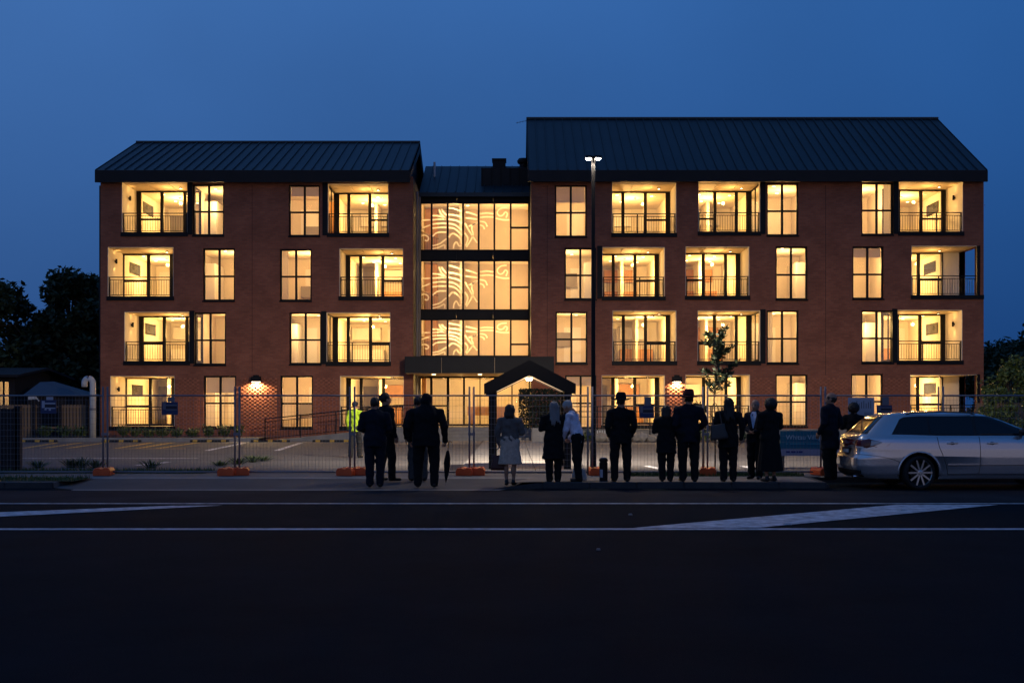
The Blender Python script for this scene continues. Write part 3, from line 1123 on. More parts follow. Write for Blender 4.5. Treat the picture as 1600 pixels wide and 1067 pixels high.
for ri, (yt, yb_, ytr) in enumerate(ROWS):
    z0, z1, ztr = gz(yb_), gz(yt), gz(ytr)
    f = MB()
    t = .05
    f.box(KX0, KX1, GY - .06, GY + .08, z0 - .03, z0 + .05)
    f.box(KX0, KX1, GY - .06, GY + .08, z1 - .05, z1 + .03)
    for x in VX:
        X = min(max(gx(x), KX0 + .045), KX1 - .045)
        f.box(X - .045, X + .045, GY - .055, GY + .075, z0 + .05, z1 - .05)
    f.box(gx(VX[6]) + .045, KX1 - .09, GY - .05, GY + .07, ztr - .045, ztr + .045)
    cw = f.build('curtain_wall', M['black'], bld)
    for k in range(7):
        xa, xb = gx(VX[k]) + .03, gx(VX[k + 1]) - .03
        xa, xb = max(xa, KX0 + .02), min(xb, KX1 - .02)
        cuts = [z0 + .04, z1 - .04] if k < 6 else [z0 + .04, ztr, z1 - .04]
        for za, zb in zip(cuts[:-1], cuts[1:]):
            p = MB()
            p.box(xa, xb, GY - .004, GY + .004, za, zb)
            p.build('pane', M['glass'], cw)
    # etched ribbons lie on the inner face of the glass
    q = MB()
    sc = (yb_ - yt) / 75.0
    for st in strokes:
        pts = catmull([(gx(650 + x * .1125), 0, gz(yt + (310 + y * .1125 - 317) * sc)) for x, y in st], 6)
        w = .038
        for i in range(len(pts) - 1):
            a_, b_ = pts[i], pts[i + 1]
            d = (b_ - a_)
            if d.length < 1e-5:
                continue
            nn = Vector((-d.z, 0, d.x)).normalized() * w
            q.add([(p.x, GY + .006, p.z) for p in (a_ - nn, b_ - nn, b_ + nn, a_ + nn)], [(0, 1, 2, 3)])
    q.build('etched_pattern', M['film'], cw)
    # interior
    rm = room_shell(KX0 + .02, KX1 - .02, GY + .09, GY + 3.6, z0 - .02, z1 + .25, M['link_plaster'])
    q = MB()
    q.box(KX0 + .03, KX0 + .7, GY + 2.9, GY + 3.58, z0, z1 + .2)
    q.build('timber_panel', M['wood'], rm)
    q = MB()
    for k in range(9):
        q.bar((KX0 + .1 + k * .07, GY + .5 + k * .26, z0), (KX0 + .1 + k * .07, GY + .5 + k * .26, z0 + 1.0), .035)
    q.bar((KX0 + .08, GY + .45, z0 + 1.0), (KX0 + .75, GY + 2.7, z0 + 1.0), .06)
    q.build('stair_balustrade', M['timber'], rm)
    q = MB()
    q.box(KX0 + 1.9, KX0 + 2.05, GY + 2.2, GY + 3.58, z0, z1 + .2)
    q.build('partition', M['plaster_b'], rm)
    for x, y in ((-3.2, 1.2), (-2.3, 2.2), (.1, 1.0)):
        downlight(x, GY + y, z1 + .25, rm)
    point_light('room_light', (-.2, GY + 1.6, z0 + 1.3), 250, (1, .60, .21), .2, rm)
    point_light('room_light', (-2.9, GY + .95, z1 - .55), 165, (1, .62, .25), .15, rm)
# spandrels, dark panels between the storeys, each a panel of three
for ya, yb_ in ((392, 407), (485, 499), (303, 317)):
    z0, z1 = gz(yb_) + .031, gz(ya) - .031
    if ya == 303:
        z1 = gz(ya)
    for k in range(3):
        w = (KX1 - KX0) / 3
        q = MB()
        q.box(KX0 + k * w + .004, KX0 + (k + 1) * w - .004, GY - .05, GY + .09, z0, z1)
        q.build('spandrel_panel', M['charcoal'], bld)
# link roof with vents
q = MB()
zE, zR, yR = gz(303), PZ(260, 62.0), 62.0
q.prism([(KX0, GY - .35, zE), (KX0, yR, zR), (KX0, 66, zE), (KX0, 66, zE - .2), (KX0, yR, zR - .2), (KX0, GY - .35, zE - .2)], (KX1 - KX0, 0, 0))
lr = q.build('roof', M['roof'], bld)
d = Vector((0, yR - GY + .35, zR - zE))
nrm = Vector((0, -d.z, d.y)).normalized()
q = MB()
q.bar((0, 0, 0), tuple(d * .98), .035, .06, up=tuple(nrm))
sm = q.build('standing_seam', M['roof'], lr, world=False)
sm.location = Vector((KX0 + .4, GY - .35, zE)) + nrm * .028 - woff(lr)
for k in range(1, 11):
    o = sm.copy()
    COL.objects.link(o)
    o.parent = lr
    o.location.x = KX0 + .4 + k * .47
for x0_, x1_, h in ((770, 790, .42), (812, 823, .45)):
    q = MB()
    xa, xb = PX(x0_, 62), PX(x1_, 62)
    if h < .43:
        q.box(xa, xb, 61.6, 62.4, zR - .2, zR + .25)
        q.box(xa - .04, xb + .04, 61.55, 62.45, zR + .25, zR + .33)
    else:
        q.lathe([(.2, -.3), (.2, .1), (.3, .15), (.33, .28), (.25, .4), (.0005, .45)], ((xa + xb) / 2, 62, zR), 16)
    q.build('roof_vent', M['charcoal'], lr)
xs0 = PX(752, 58.9)
zs1 = PZ(264, 58.9)
q = MB()
q.box(xs0, KX1 - .01, 58.7, 61.5, zE + .1, zs1)
psn = q.build('plant_screen', M['charcoal'], lr)
for k in range(6):
    q = MB()
    x = xs0 + .05 + k * (KX1 - xs0 - .1) / 5
    q.box(x - .02, x + .02, 58.66, 58.699, zE + .12, zs1 + .02)
    q.build('screen_batten', M['black'], lr)
q = MB()
q.tube([(PX(679, 60), 60, 13.6), (PX(679, 60), 60, 14.35)], .06, 10)
q.build('vent_pipe', M['pvc'], lr)
# television aerial on the right gable
q = MB()
ax, ay = RX0 + .12, 59.9
q.tube([(ax, ay, 16.0), (ax - .1, ay, 16.6)], .02, 6)
q.tube([(ax - .8, ay, 16.35), (ax + .1, ay, 16.55)], .012, 5)
for k in range(6):
    x = ax - .75 + k * .15
    q.tube([(x, ay - .25, 16.36 + k * .033), (x, ay + .25, 16.36 + k * .033)], .006, 4)
q.build('aerial', M['galv'], bld)

# ---- entrance porch under the link
PORZ = 0.74
cz0, cz1 = PZ(583, 52.6), PZ(557, 52.6)
cX0, cX1 = PX(633, 52.6), 1.9
q = MB()
q.box(cX0, cX1, 52.6, GY - .07, cz0, cz1 - .05)
can = q.build('entrance_canopy', M['soffit'], bld)
for k in range(3):
    e = [cX0 - .02, PX(690, 52.6), PX(773, 52.6), cX1 + .02]
    q = MB()
    q.box(e[k] + .012, e[k + 1] - .012, 52.54, 52.598, cz0 - .0, cz1)
    q.build('fascia_panel', M['charcoal'], can)
q = MB()
q.box(cX0 - .02, cX0 - .002, 52.6, GY - .07, cz0, cz1)
q.build('fascia_panel', M['charcoal'], can)
for x in (678, 750):
    q = MB()
    X = PX(x, 54.5)
    q.lathe([(.09, 0), (.09, -.012), (.0005, -.014)], (X, 54.4, cz0 - .001), 14)
    q.build('downlight', M['lamp_warm'], can)
    spot_light('canopy_light', (X, 54.4, cz0 - .06), 160, WARM, .06, R(160), .5, can)
# lobby
lz0, lz1 = PORZ, gz(589)
rm = room_shell(KX0 + .02, KX1 - .02, GY + .09, GY + 4.6, lz0, lz1, M['plaster'])
point_light('room_light', (-2.6, GY + 1.8, lz1 - .2), 200, WARM, .15, rm)
point_light('room_light', (-.4, GY + 2.2, lz1 - .2), 200, WARM, .15, rm)
q = MB()
q.box(gx(650), gx(663), GY + 1.2, GY + 1.4, lz0, lz1 - .02)
q.build('timber_panel', M['wood'], rm)
q = MB()
q.box(gx(728), gx(800), GY + 2.0, GY + 2.6, lz0 + .5, lz0 + .95)
q.box(gx(731), gx(740), GY + 2.1, GY + 2.5, lz0, lz0 + .5)
q.box(gx(775), gx(790), GY + 2.1, GY + 2.5, lz0, lz0 + .5)
q.build('reception_desk', M['wood'], rm)
for x in (698, 715, 735, 760):
    downlight(gx(x), GY + 1.5, lz1, rm)
f = MB()
f.box(KX0, KX1, GY - .05, GY + .07, lz1 - .06, gz(557) - .031)
f.box(KX0, KX1, GY - .05, GY + .07, lz0 + .001, lz0 + .08)
ex = [(648, .06), (674, .12), (700, .13), (725, .09), (750, .05), (775, .05), (800, .06), (827, .06)]
for x, w in ex:
    X = min(max(gx(x), KX0 + w / 2), KX1 - w / 2)
    f.box(X - w / 2, X + w / 2, GY - .045, GY + .065, lz0 + .08, lz1 - .06)
f.box(gx(674), gx(700), GY - .04, GY + .06, lz0 + .95, lz0 + 1.03)
ent = f.build('entrance_door', M['black'], bld)
for (xa, _), (xb, _) in zip(ex[:-1], ex[1:]):
    p = MB()
    p.box(max(gx(xa), KX0) + .03, min(gx(xb), KX1) - .03, GY - .004, GY + .004, lz0 + .07, lz1 - .05)
    p.build('pane', M['glass'], ent)
q = MB()
q.tube([(gx(701), GY - .09, lz0 + .8), (gx(701), GY - .09, lz0 + 1.2)], .016, 8)
q.tube([(gx(701), GY - .09, lz0 + .85), (gx(701), GY - .04, lz0 + .85)], .01, 6)
q.tube([(gx(701), GY - .09, lz0 + 1.15), (gx(701), GY - .04, lz0 + 1.15)], .01, 6)
q.build('handle', M['galv'], ent)

# landing, steps, ramp
q = MB()
q.box(LX1 - 1.4, 1.3, 54.32, GY - .055, .13, PORZ)
q.box(LX1 - 1.4, 1.3, 53.6, 54.318, .13, PORZ - .002)
q.build('landing', M['concrete'], bld)
st = thing('entry_steps', 'broad concrete steps rising to the glazed entrance doors', 'steps', (-1.0, 52.6, .12))
for k in range(4):
    q = MB()
    q.box(-2.95, 1.25, 52.4 + k * .3, 53.595, .126 + k * .15, .126 + (k + 1) * .15 - .003)
    q.build('step', M['concrete'], st)
    q = MB()
    q.box(-2.93, 1.23, 52.395 + k * .3, 52.45 + k * .3, .126 + (k + 1) * .15 - .002, .126 + (k + 1) * .15 + .004)
    q.build('nosing', M['black'], st)
rp_ = thing('entry_ramp', 'concrete access ramp with black handrail climbing to the entrance landing', 'ramp', (-8, 52.6, .12))
rx0, rx1 = -11.1, -5.2
q = MB()
q.prism([(rx0, 51.9, .125), (rx1, 51.9, .125), (rx1, 51.9, PORZ), (rx0, 51.9, .135)], (0, 1.45, 0))
q.box(rx1, -2.96, 51.9, 53.59, .125, PORZ - .001)
q.build('ramp_body', M['concrete'], rp_)
pts = [(rx0, .13), (rx1, PORZ), (-3.6, PORZ)]
f = MB()
for hh, w in ((1.0, .05), (.86, .03), (.12, .03)):
    for (xa, za), (xb, zb) in zip(pts[:-1], pts[1:]):
        f.bar((xa, 51.96, za + hh), (xb, 51.96, zb + hh), w)
for x, z in ((rx0 + .02, .13), (rx0 + 1.6, .30), (rx0 + 3.2, .46), (rx0 + 4.6, .62), (rx1, PORZ), (-3.62, PORZ)):
    f.bar((x, 51.96, z), (x, 51.96, z + 1.0), .05)
rl = f.build('railing', M['black'], rp_)
f = MB()
x = rx0 + .12
while x < -3.65:
    z = .13 + (PORZ - .13) * min(1, (x - rx0) / (rx1 - rx0))
    f.box(x - .007, x + .007, 51.953, 51.967, z + .12, z + .86)
    x += .12
f.build('balusters', M['black'], rl, kind='stuff')
# ground-floor handrail on the right of the steps
rr = thing('terrace_railing', 'long black railing in front of the right wing ground floor flats', 'railing', (5, 52.9, .12))
f = MB()
for hh, w in ((1.05, .05), (.82, .035), (.58, .035), (.05, .06)):
    f.bar((1.5, 52.9, PORZ - .1 + hh), (9.9, 52.9, PORZ - .1 + hh), w)
x = 1.5
while x < 9.95:
    f.bar((x, 52.9, .13), (x, 52.9, PORZ + .95), .05)
    x += 1.2
f.build('rails', M['black'], rr)
q = MB()
q.box(1.45, RX1, 53.05, FY - .001, .125, PORZ - .1)
q.build('terrace_slab', M['concrete'], bld)

# ================================================================== gate shelter at the head of the path
SY = 27.6
sx = lambda x: PX(x, SY)
sz = lambda y: PZ(y, SY)
sh = thing('gate_shelter', 'small black gabled gate shelter with lit rafters over the path', 'shelter', (sx(828), SY, .12))
SD = 1.9
ax_, az = sx(827), sz(563)
el, er, ez, eb = sx(757), sx(899), sz(600), sz(616)
q = MB()   # two roof slopes as thick slabs, front to back
for xe in (el, er):
    q.prism([(xe, SY, ez), (ax_, SY, az), (ax_, SY, az - .10), (xe, SY, ez - .10)], (0, SD, 0))
q.build('roof', M['roof'], sh)
for yy in (SY - .03, SY + SD):     # front and back gable boards
    q = MB()
    q.prism([(el - .01, yy, ez + .005), (ax_, yy, az + .01), (ax_, yy, az - .35), (sx(775), yy, sz(612)), (el - .01, yy, eb)], (0, .028, 0))
    q.build('gable_board', M['black'], sh)
    q = MB()
    q.prism([(er + .01, yy, eb), (sx(880), yy, sz(612)), (ax_, yy, az - .35), (ax_, yy, az + .01), (er + .01, yy, ez + .005)], (0, .028, 0))
    q.build('gable_board', M['black'], sh)
q = MB()
for xe, xi in ((el + .1, el + .27), (er - .27, er - .1)):
    for yy in (SY, SY + SD - .16):
        q = MB()
        q.box(xe, xi, yy, yy + .16, .12, ez - .08)
        q.build('post', M['black'], sh)
q = MB()
q.box(er - .20, er - .15, SY + .161, SY + SD - .161, .15, ez - .12)
q.build('side_wall', M['black'], sh)
q = MB()   # timber lining under the slopes
for xa, xb in ((el + .28, ax_), (er - .28, ax_)):
    za = sz(611)
    q.prism([(xa, SY + .01, za), (xb, SY + .01, az - .36), (xb, SY + .01, az - .345), (xa, SY + .01, za + .015)], (0, SD - .02, 0))
q.build('ceiling_lining', M['wood'], sh)
q = MB()   # LED line along the front rafters
for xa, xb in ((el + .29, ax_ - .004), (er - .29, ax_ + .004)):
    q.bar((xa, SY + .05, sz(611) - .012), (xb, SY + .05, az - .375), .022, .012)
q.build('led_strip', M['led'], sh)
q = MB()
q.lathe([(.0005, -.075), (.05, -.07), (.075, -.045), (.085, 0)], (ax_, SY + .25, az - .41), 16)
q.build('bulkhead_lamp', M['lamp_wall'], sh)
q = MB()
q.tube([(ax_, SY + .25, az - .41), (ax_, SY + .25, az - .34)], .09, 14)
q.build('lamp_base', M['black'], sh)
point_light('shelter_light', (ax_, SY + .45, az - .62), 14, (1, .7, .36), .06, sh)

# ================================================================== street lamp with two lit heads
LY = 27.0
lX = PX(927, LY)
lz = PZ(248, LY)
lamp = thing('street_lamp', 'tall black lamp post with two lit flat heads beside the gate shelter', 'street lamp', (lX, LY, .12))
q = MB()
q.tube([(lX, LY, .12), (lX, LY, .8), (lX, LY, .801), (lX, LY, lz + .05)], [.075, .07, .055, .042], 12)
q.build('post', M['black'], lamp, smooth=False)
q = MB()
q.box(lX - .16, lX + .16, LY - .16, LY + .16, .121, .14)
q.build('base_plate', M['black'], lamp)
for s_ in (-1, 1):
    q = MB()
    x0, x1 = lX + s_ * .035, lX + s_ * .19
    q.prism([(min(x0, x1), LY - .1, lz), (max(x0, x1), LY - .1, lz), (max(x0, x1), LY - .06, lz + .06), (min(x0, x1), LY - .06, lz + .06)], (0, .22, 0))
    hd = q.build('lamp_head', M['black'], lamp)
    q = MB()
    q.lathe([(.0005, -.035), (.045, -.028), (.062, -.001)], ((x0 + x1) / 2, LY, lz - .001), 14)
    q.build('diffuser', M['lamp_white'], hd)
    spot_light('street_light', ((x0 + x1) / 2, LY, lz - .06), 12500, (1, .83, .64), .1, R(98), 1.0, lamp, (R(54), 0, R(-s_ * 24)))

spot_light('street_light', (lX, LY, lz - .08), 1000, (1, .84, .66), .1, R(158), 1.0, lamp)

# ================================================================== temporary fence
FEY = 25.75
fpx = [-24, 164.5, 370.5, 550.5, 737, 922, 1102, 1286, 1470, 1654]
fz0, fz1, fzp = .16, PZ(618, FEY), PZ(604, FEY)
descr = ['galvanised mesh fence panel with a small grey hazard board, beside the dark board fence', 'galvanised mesh fence panel with a navy sign, left of the lamp-lit pier',
         'galvanised mesh fence panel in front of the access ramp', 'galvanised mesh fence panel behind the hooded man with the umbrella', 'galvanised mesh fence panel across the gate shelter',
         'galvanised mesh fence panel behind the man in the brimmed black hat', 'galvanised mesh fence panel behind the sapling and the teal sign', 'galvanised mesh fence panel with a white notice behind the tail of the silver car',
         'galvanised mesh fence panel behind the front of the silver car']
for i in range(len(fpx) - 1):
    x0, x1 = PX(fpx[i], FEY) + .05, PX(fpx[i + 1], FEY) - .05
    fp = thing('temporary_fence', descr[i], 'fence panel', ((x0 + x1) / 2, FEY, .12), 0, 'temporary fence panels along the footpath')
    for x in (x0, x1):
        q = MB()
        q.tube([(x, FEY, .13), (x, FEY, fzp)], .021, 8)
        q.build('post', M['galv'], fp, smooth=True)
    for z in (fz0 + .03, fz1):
        q = MB()
        q.tube([(x0, FEY, z), (x1, FEY, z)], .019, 8)
        q.build('rail', M['galv'], fp, smooth=True)
    q = MB()
    n = int((x1 - x0) / .075)
    for k in range(1, n):
        x = x0 + (x1 - x0) * k / n
        q.tube([(x, FEY, fz0 + .03), (x, FEY, fz1)], .0026, 3, cap=False)
    for k in range(1, 13):
        z = fz0 + .03 + (fz1 - fz0) * k / 13
        q.tube([(x0, FEY + .004, z), (x1, FEY + .004, z)], .0022, 3, cap=False)
    q.build('mesh_infill', M['galv'], fp, kind='stuff')
    # clamp joining to the next panel
    q = MB()
    q.box(x1 - .03, x1 + .13, FEY - .03, FEY + .03, 1.0, 1.06)
    q.build('clamp', M['galv'], fp)
blk = None
blocks = [(165, 0), (360, -.04), (376, .12), (546, -.03), (562, .14), (728, 0), (745, .1), (932, .05), (1105, 0), (1284, 0)]
blab = ['orange plastic fence weight on the grass beside the driveway crossing', 'orange plastic fence weight near the lamp-lit brick pier, lower of a pair', 'orange plastic fence weight near the lamp-lit brick pier, rear of a pair',
        'orange plastic fence weight beside the worker in the yellow vest, front of a pair', 'orange plastic fence weight by the dark suited man, rear of a pair', 'orange plastic fence weight right of the folded umbrella, front of a pair',
        'orange plastic fence weight right of the folded umbrella, rear of a pair', 'orange plastic fence weight under the street lamp', 'orange plastic fence weight beside the sapling', 'orange plastic fence weight behind the bald man in the coat']
for i, (x, dy) in enumerate(blocks):
    X, Y = PX(x, FEY), FEY - .1 + dy
    bt = thing('fence_weight', blab[i], 'fence weight', (X, Y, .125), R(random.uniform(-12, 12)), 'orange fence feet')
    if blk is None:
        q = MB()
        pr = [(-.18, 0), (.18, 0), (.185, .10), (.15, .165), (.05, .175), (.04, .155), (-.04, .155), (-.05, .175), (-.15, .165), (-.185, .10)]
        q.prism([(u, -.30, v) for u, v in pr], (0, .6, 0))
        o = q.build('foot_body', M['orange'], bt, world=False, bevel=.015)
        q = MB()
        for u in (-.12, .12):
            q.lathe([(.03, .16), (.03, .179), (.0005, .179)], (u * .8, 0, 0), 10)
        o2 = q.build('post_socket', M['rubber'], bt, world=False)
        blk = (o, o2)
    else:
        for w in blk:
            o = w.copy()
            COL.objects.link(o)
            o.parent = bt

# signs wired to the fence
M['sign_navy'] = mat('sign_navy', (0.02, 0.04, 0.12), .5)
M['sign_white'] = mat('sign_white', (0.42, 0.43, 0.50), .5)
M['sign_dark'] = mat('sign_dark', (0.012, 0.014, 0.03), .5)
M['sign_grey'] = mat('sign_grey', (0.14, 0.15, 0.18), .5)
M['teal'] = mat('sign_teal', (0.008, 0.13, 0.21), .5)
M['letter'] = mat('sign_lettering', (0.35, 0.5, 0.58), .5)
slab_l = ['navy and pale safety sign on the fence in front of the slatted boundary fence', 'navy safety sign on the fence before the lit ground floor balcony', 'navy safety sign on the fence beside the black-hatted man', 'navy safety sign on the fence above the silver car tail']
for i, (x0, x1, ya, yb_) in enumerate(((63.5, 88, 625, 646), (252.5, 278, 628, 648), (998.5, 1022, 634, 653), (1370, 1394, 633, 648))):
    Y = FEY - .032
    X0, X1, Z1, Z0 = PX(x0, Y), PX(x1, Y), PZ(ya, Y), PZ(yb_, Y)
    sg = thing('safety_sign', slab_l[i], 'sign', ((X0 + X1) / 2, Y, Z0), 0, 'safety signs on the fence')
    w, h = X1 - X0, Z1 - Z0
    q = MB()
    q.box(X0, X1, Y, Y + .008, Z0, Z1)
    q.build('board', M['sign_navy'], sg)
    q = MB()
    q.box(X0 + w * .08, X0 + w * .26, Y - .003, Y - .0005, Z0 + h * .42, Z1 - h * .06)
    q.box(X0 + w * .27, X1 - w * .06, Y - .003, Y - .0005, Z0 + h * .70, Z0 + h * .80)
    q.box(X0 + w * .27, X1 - w * .06, Y - .003, Y - .0005, Z0 + h * .36, Z0 + h * .44)
    if i == 0:
        q.box(X0 + w * .25, X0 + w * .38, Y - .003, Y - .0005, Z0 + h * .26, Z0 + h * .35)
        q.box(X0 + w * .52, X0 + w * .66, Y - .003, Y - .0005, Z0 + h * .22, Z0 + h * .35)
    q.build('print', M['sign_white'] if i == 0 else M['sign_grey'], sg)
    q = MB()
    q.box(X0 + w * .27, X1 - w * .06, Y - .003, Y - .0005, Z0 + h * .46, Z0 + h * .68)
    q.build('print', M['sign_dark'], sg)
    q = MB()
    q.box(X0 + w * .36, X0 + w * .80, Y + .001, Y + .007, Z1 + .004, PZ(620, Y))
    q.build('tag', M['sign_white'] if i == 0 else M['sign_grey'], sg)
Y = FEY - .03
q = MB()
q.box(PX(1325, Y), PX(1366, Y), Y, Y + .006, PZ(655, Y), PZ(621, Y))
nb = q.build('notice', M['sign_white'])
tag(nb, 'pale notice sheet on the fence between the curly haired woman and the navy sign', 'notice')
q = MB()
for k in range(9):
    x = PX(1331 + k * 3.6, Y)
    q.box(x, x + .02, Y - .002, Y - .0005, PZ(638, Y), PZ(630 - (k % 3) * 2, Y))
for k in range(4):
    q.box(PX(1350, Y), PX(1363, Y), Y - .002, Y - .0005, PZ(645 + k * 2.2, Y), PZ(644.2 + k * 2.2, Y))
q.build('print', M['sign_grey'], nb, world=False)

# teal development sign
TY = 27.4
tx = lambda x: PX(x, TY)
tz = lambda y: PZ(y, TY)
ts = thing('village_sign', 'teal and white development sign reading Whitau Village on two posts', 'sign', (tx(1265), TY, .12))
q = MB()
q.box(tx(1219), tx(1312), TY, TY + .02, tz(701.5), tz(673))
q.build('board', M['teal'], ts)
q = MB()
q.box(tx(1219), tx(1312), TY, TY + .02, tz(712), tz(701.6))
q.build('lower_board', mat('sign_lilac', (0.30, 0.30, 0.42), .5), ts)
for x in (1224, 1306):
    q = MB()
    q.box(tx(x) - .03, tx(x) + .03, TY + .021, TY + .08, .12, tz(675))
    q.build('post', M['timber'], ts)


def text(body, size, loc, m, parent, name='lettering'):
    c = bpy.data.curves.new(name, 'FONT')
    c.body = body
    c.size = size
    c.extrude = .001
    o = bpy.data.objects.new(name, c)
    COL.objects.link(o)
    o.location = Vector(loc) - (woff(parent) if parent else Vector())
    o.rotation_euler = (R(90), 0, 0)
    o.parent = parent
    c.materials.append(m)
    bpy.context.view_layer.update()
    me = bpy.data.meshes.new_from_object(o.evaluated_get(bpy.context.evaluated_depsgraph_get()))
    o2 = bpy.data.objects.new(name, me)
    COL.objects.link(o2)
    o2.location, o2.rotation_euler, o2.parent = o.location, o.rotation_euler, parent
    bpy.data.objects.remove(o)
    return o2


text('Whitau Village', .155, (tx(1228), TY - .002, tz(686.5)), M['letter'], ts)
q = MB()     # the illegible second line and the small blue logo line, as word-length dashes
for x0, x1 in ((1228, 1231), (1234, 1258), (1260, 1281), (1283, 1300)):
    q.box(tx(x0), tx(x1), TY - .002, TY - .0005, tz(694.2), tz(692.2))
q.build('small_print', mat('dim_print', (.05, .24, .33), .5), ts)
q = MB()
for x0, x1 in ((1228, 1234), (1236, 1243), (1244.5, 1247), (1248, 1254)):
    q.box(tx(x0), tx(x1), TY - .002, TY - .0005, tz(707), tz(704.6))
q.build('small_print', mat('blue_print', (.01, .02, .16), .5), ts)

# ================================================================== bollard-like bin on the footpath
q = MB()
BX, BYY = PX(943, 23.6), 23.6
bol = thing('litter_bin', 'short black cylindrical bollard with pale sticker on the kerb beside the black-hatted man', 'bollard', (BX, BYY, .12))
q = MB()
q.lathe([(.0005, .121), (.082, .121), (.085, .15), (.085, .50), (.075, .505), (.075, .52), (.09, .525), (.09, .56), (.07, .59), (.0005, .595)], (BX, BYY, 0), 20)
q.build('body', M['black'], bol, smooth=False)
q = MB()
q.lathe([(.055, .592), (.055, .604), (.0005, .606)], (BX, BYY, 0), 16)
q.build('cap', M['pvc'], bol)
q = MB()
for k in range(5):
    a0, a1 = R(205 + k * 10), R(215 + k * 10)
    q.quad(*[(BX + .0865 * math.cos(a), BYY + .0865 * math.sin(a), z) for a, z in ((a0, .2), (a1, .2), (a1, .36), (a0, .36))])
q.build('sticker', M['sign_white'], bol)

# ================================================================== wheel stops
ws = None
wl = ['black and yellow rubber wheel stop beside the slatted boundary fence', 'black and yellow rubber wheel stop below the left ground floor balcony', 'black and yellow rubber wheel stop below the window left of the lamp-lit pier',
      'black and yellow rubber wheel stop below the lamp-lit brick pier', 'black and yellow rubber wheel stop at the foot of the access ramp']
for i, (x0, x1) in enumerate(((38, 80), (160, 220), (297, 358), (393, 452), (490, 548))):
    Y = 50.6
    xc = PX((x0 + x1) / 2, Y)
    t_ = thing('wheel_stop', wl[i], 'wheel stop', (xc, Y, .125), 0, 'wheel stops in the car park')
    if ws is None:
        q = MB()
        q.prism([(-.85, -.075, 0), (-.85, .075, 0), (-.85, .045, .1), (-.85, -.045, .1)], (1.7, 0, 0))
        a_ = q.build('stop_body', M['rubber'], t_, world=False)
        lst = [a_]
        for u in (-.62, 0, .62):
            q = MB()
            q.prism([(u - .1, -.079, .004), (u - .1, .079, .004), (u - .1, .048, .104), (u - .1, -.048, .104)], (.2, 0, 0))
            lst.append(q.build('yellow_band', M['paint_y'], t_, world=False))
        ws = lst
    else:
        for w in ws:
            o = w.copy()
            COL.objects.link(o)
            o.parent = t_

# ================================================================== planting
def leaf_clump(name, label, loc, n, h, spread, m, cat='plant', group=None, blade=False, lw=.05):
    mb = MB()
    for k in range(n):
        a = random.uniform(0, 6.28)
        r = spread * math.sqrt(random.random())
        hh = h * random.uniform(.45, 1.0)
        d = Vector((math.cos(a), math.sin(a), 0))
        base = d * r * .35
        tip = base + d * r * (1.1 if blade else .7) + Vector((0, 0, hh))
        mid = (base + tip) * .5 + Vector((0, 0, hh * .18))
        side = Vector((-d.y, d.x, 0)) * lw * (.5 if blade else 1)
        if blade:
            mb.add([base - side * .6, base + side * .6, mid + side, mid - side, tip], [(0, 1, 2, 3), (3, 2, 4)])
        else:
            # leafy: small leaves along the stem
            for j in range(4):
                c = base.lerp(tip, .3 + .7 * random.random())
                u = Vector((random.uniform(-1, 1), random.uniform(-1, 1), random.uniform(-.3, .8))).normalized() * lw * 1.6
                v = u.cross(Vector((random.uniform(-1, 1), random.uniform(-1, 1), 1))).normalized() * lw * .8
                mb.add([c - u, c + v, c + u, c - v], [(0, 1, 2, 3)])
    t_ = thing(name, label, cat, loc, 0, group)
    mb.build('foliage', m, t_, world=False)
    q = MB()
    for k in range(3):
        a = k * 2.1
        q.tube([(0, 0, -.02), (math.cos(a) * spread * .3, math.sin(a) * spread * .3, h * .5)], [.012, .006], 5)
    q.build('stem', M['bark'], t_, world=False)
    return t_


ORD = ('first', 'second', 'third', 'fourth', 'fifth', 'sixth', 'seventh', 'eighth', 'ninth', 'tenth', 'eleventh', 'twelfth')
G = 'young shrubs in the garden bed'
for i, x in enumerate((192, 212, 232, 254, 276, 300, 326, 350, 372)):
    Y = 52.2 + random.uniform(-.25, .4)
    leaf_clump('garden_shrub', ORD[i] + ' low green shrub from the white vent pipe, in the bark bed under the windows', (PX(x, Y), Y, .27), 70, random.uniform(.45, .68), random.uniform(.26, .38), M['shrub'], 'shrub', G, lw=.045)
for i, x in enumerate((70, 100, 125)):
    Y = 52.4
    leaf_clump('garden_shrub', ORD[2 - i] + ' low shrub from the vent pipe along the slatted boundary fence', (PX(x, Y), Y, .27), 70, .6, .36, M['shrub'], 'shrub', 'shrubs by the boundary fence', lw=.05)
for i, (x, y, h) in enumerate(((60, 731, .35), (112, 730, .38), (128, 730, .45), (150, 731, .38), (236, 731, .38), (345, 728, .25), (372, 725, .35), (395, 722, .35), (412, 720, .25))):
    X, Y = lp(x, y)
    leaf_clump('flax_tuft', ORD[i] + ' strappy tuft from the dark board fence, planted behind the mesh fence', (X, Y, .12), 60, h * .65, .36, M['grass'], 'plant', 'strappy tufts behind the fence', blade=True, lw=.03)
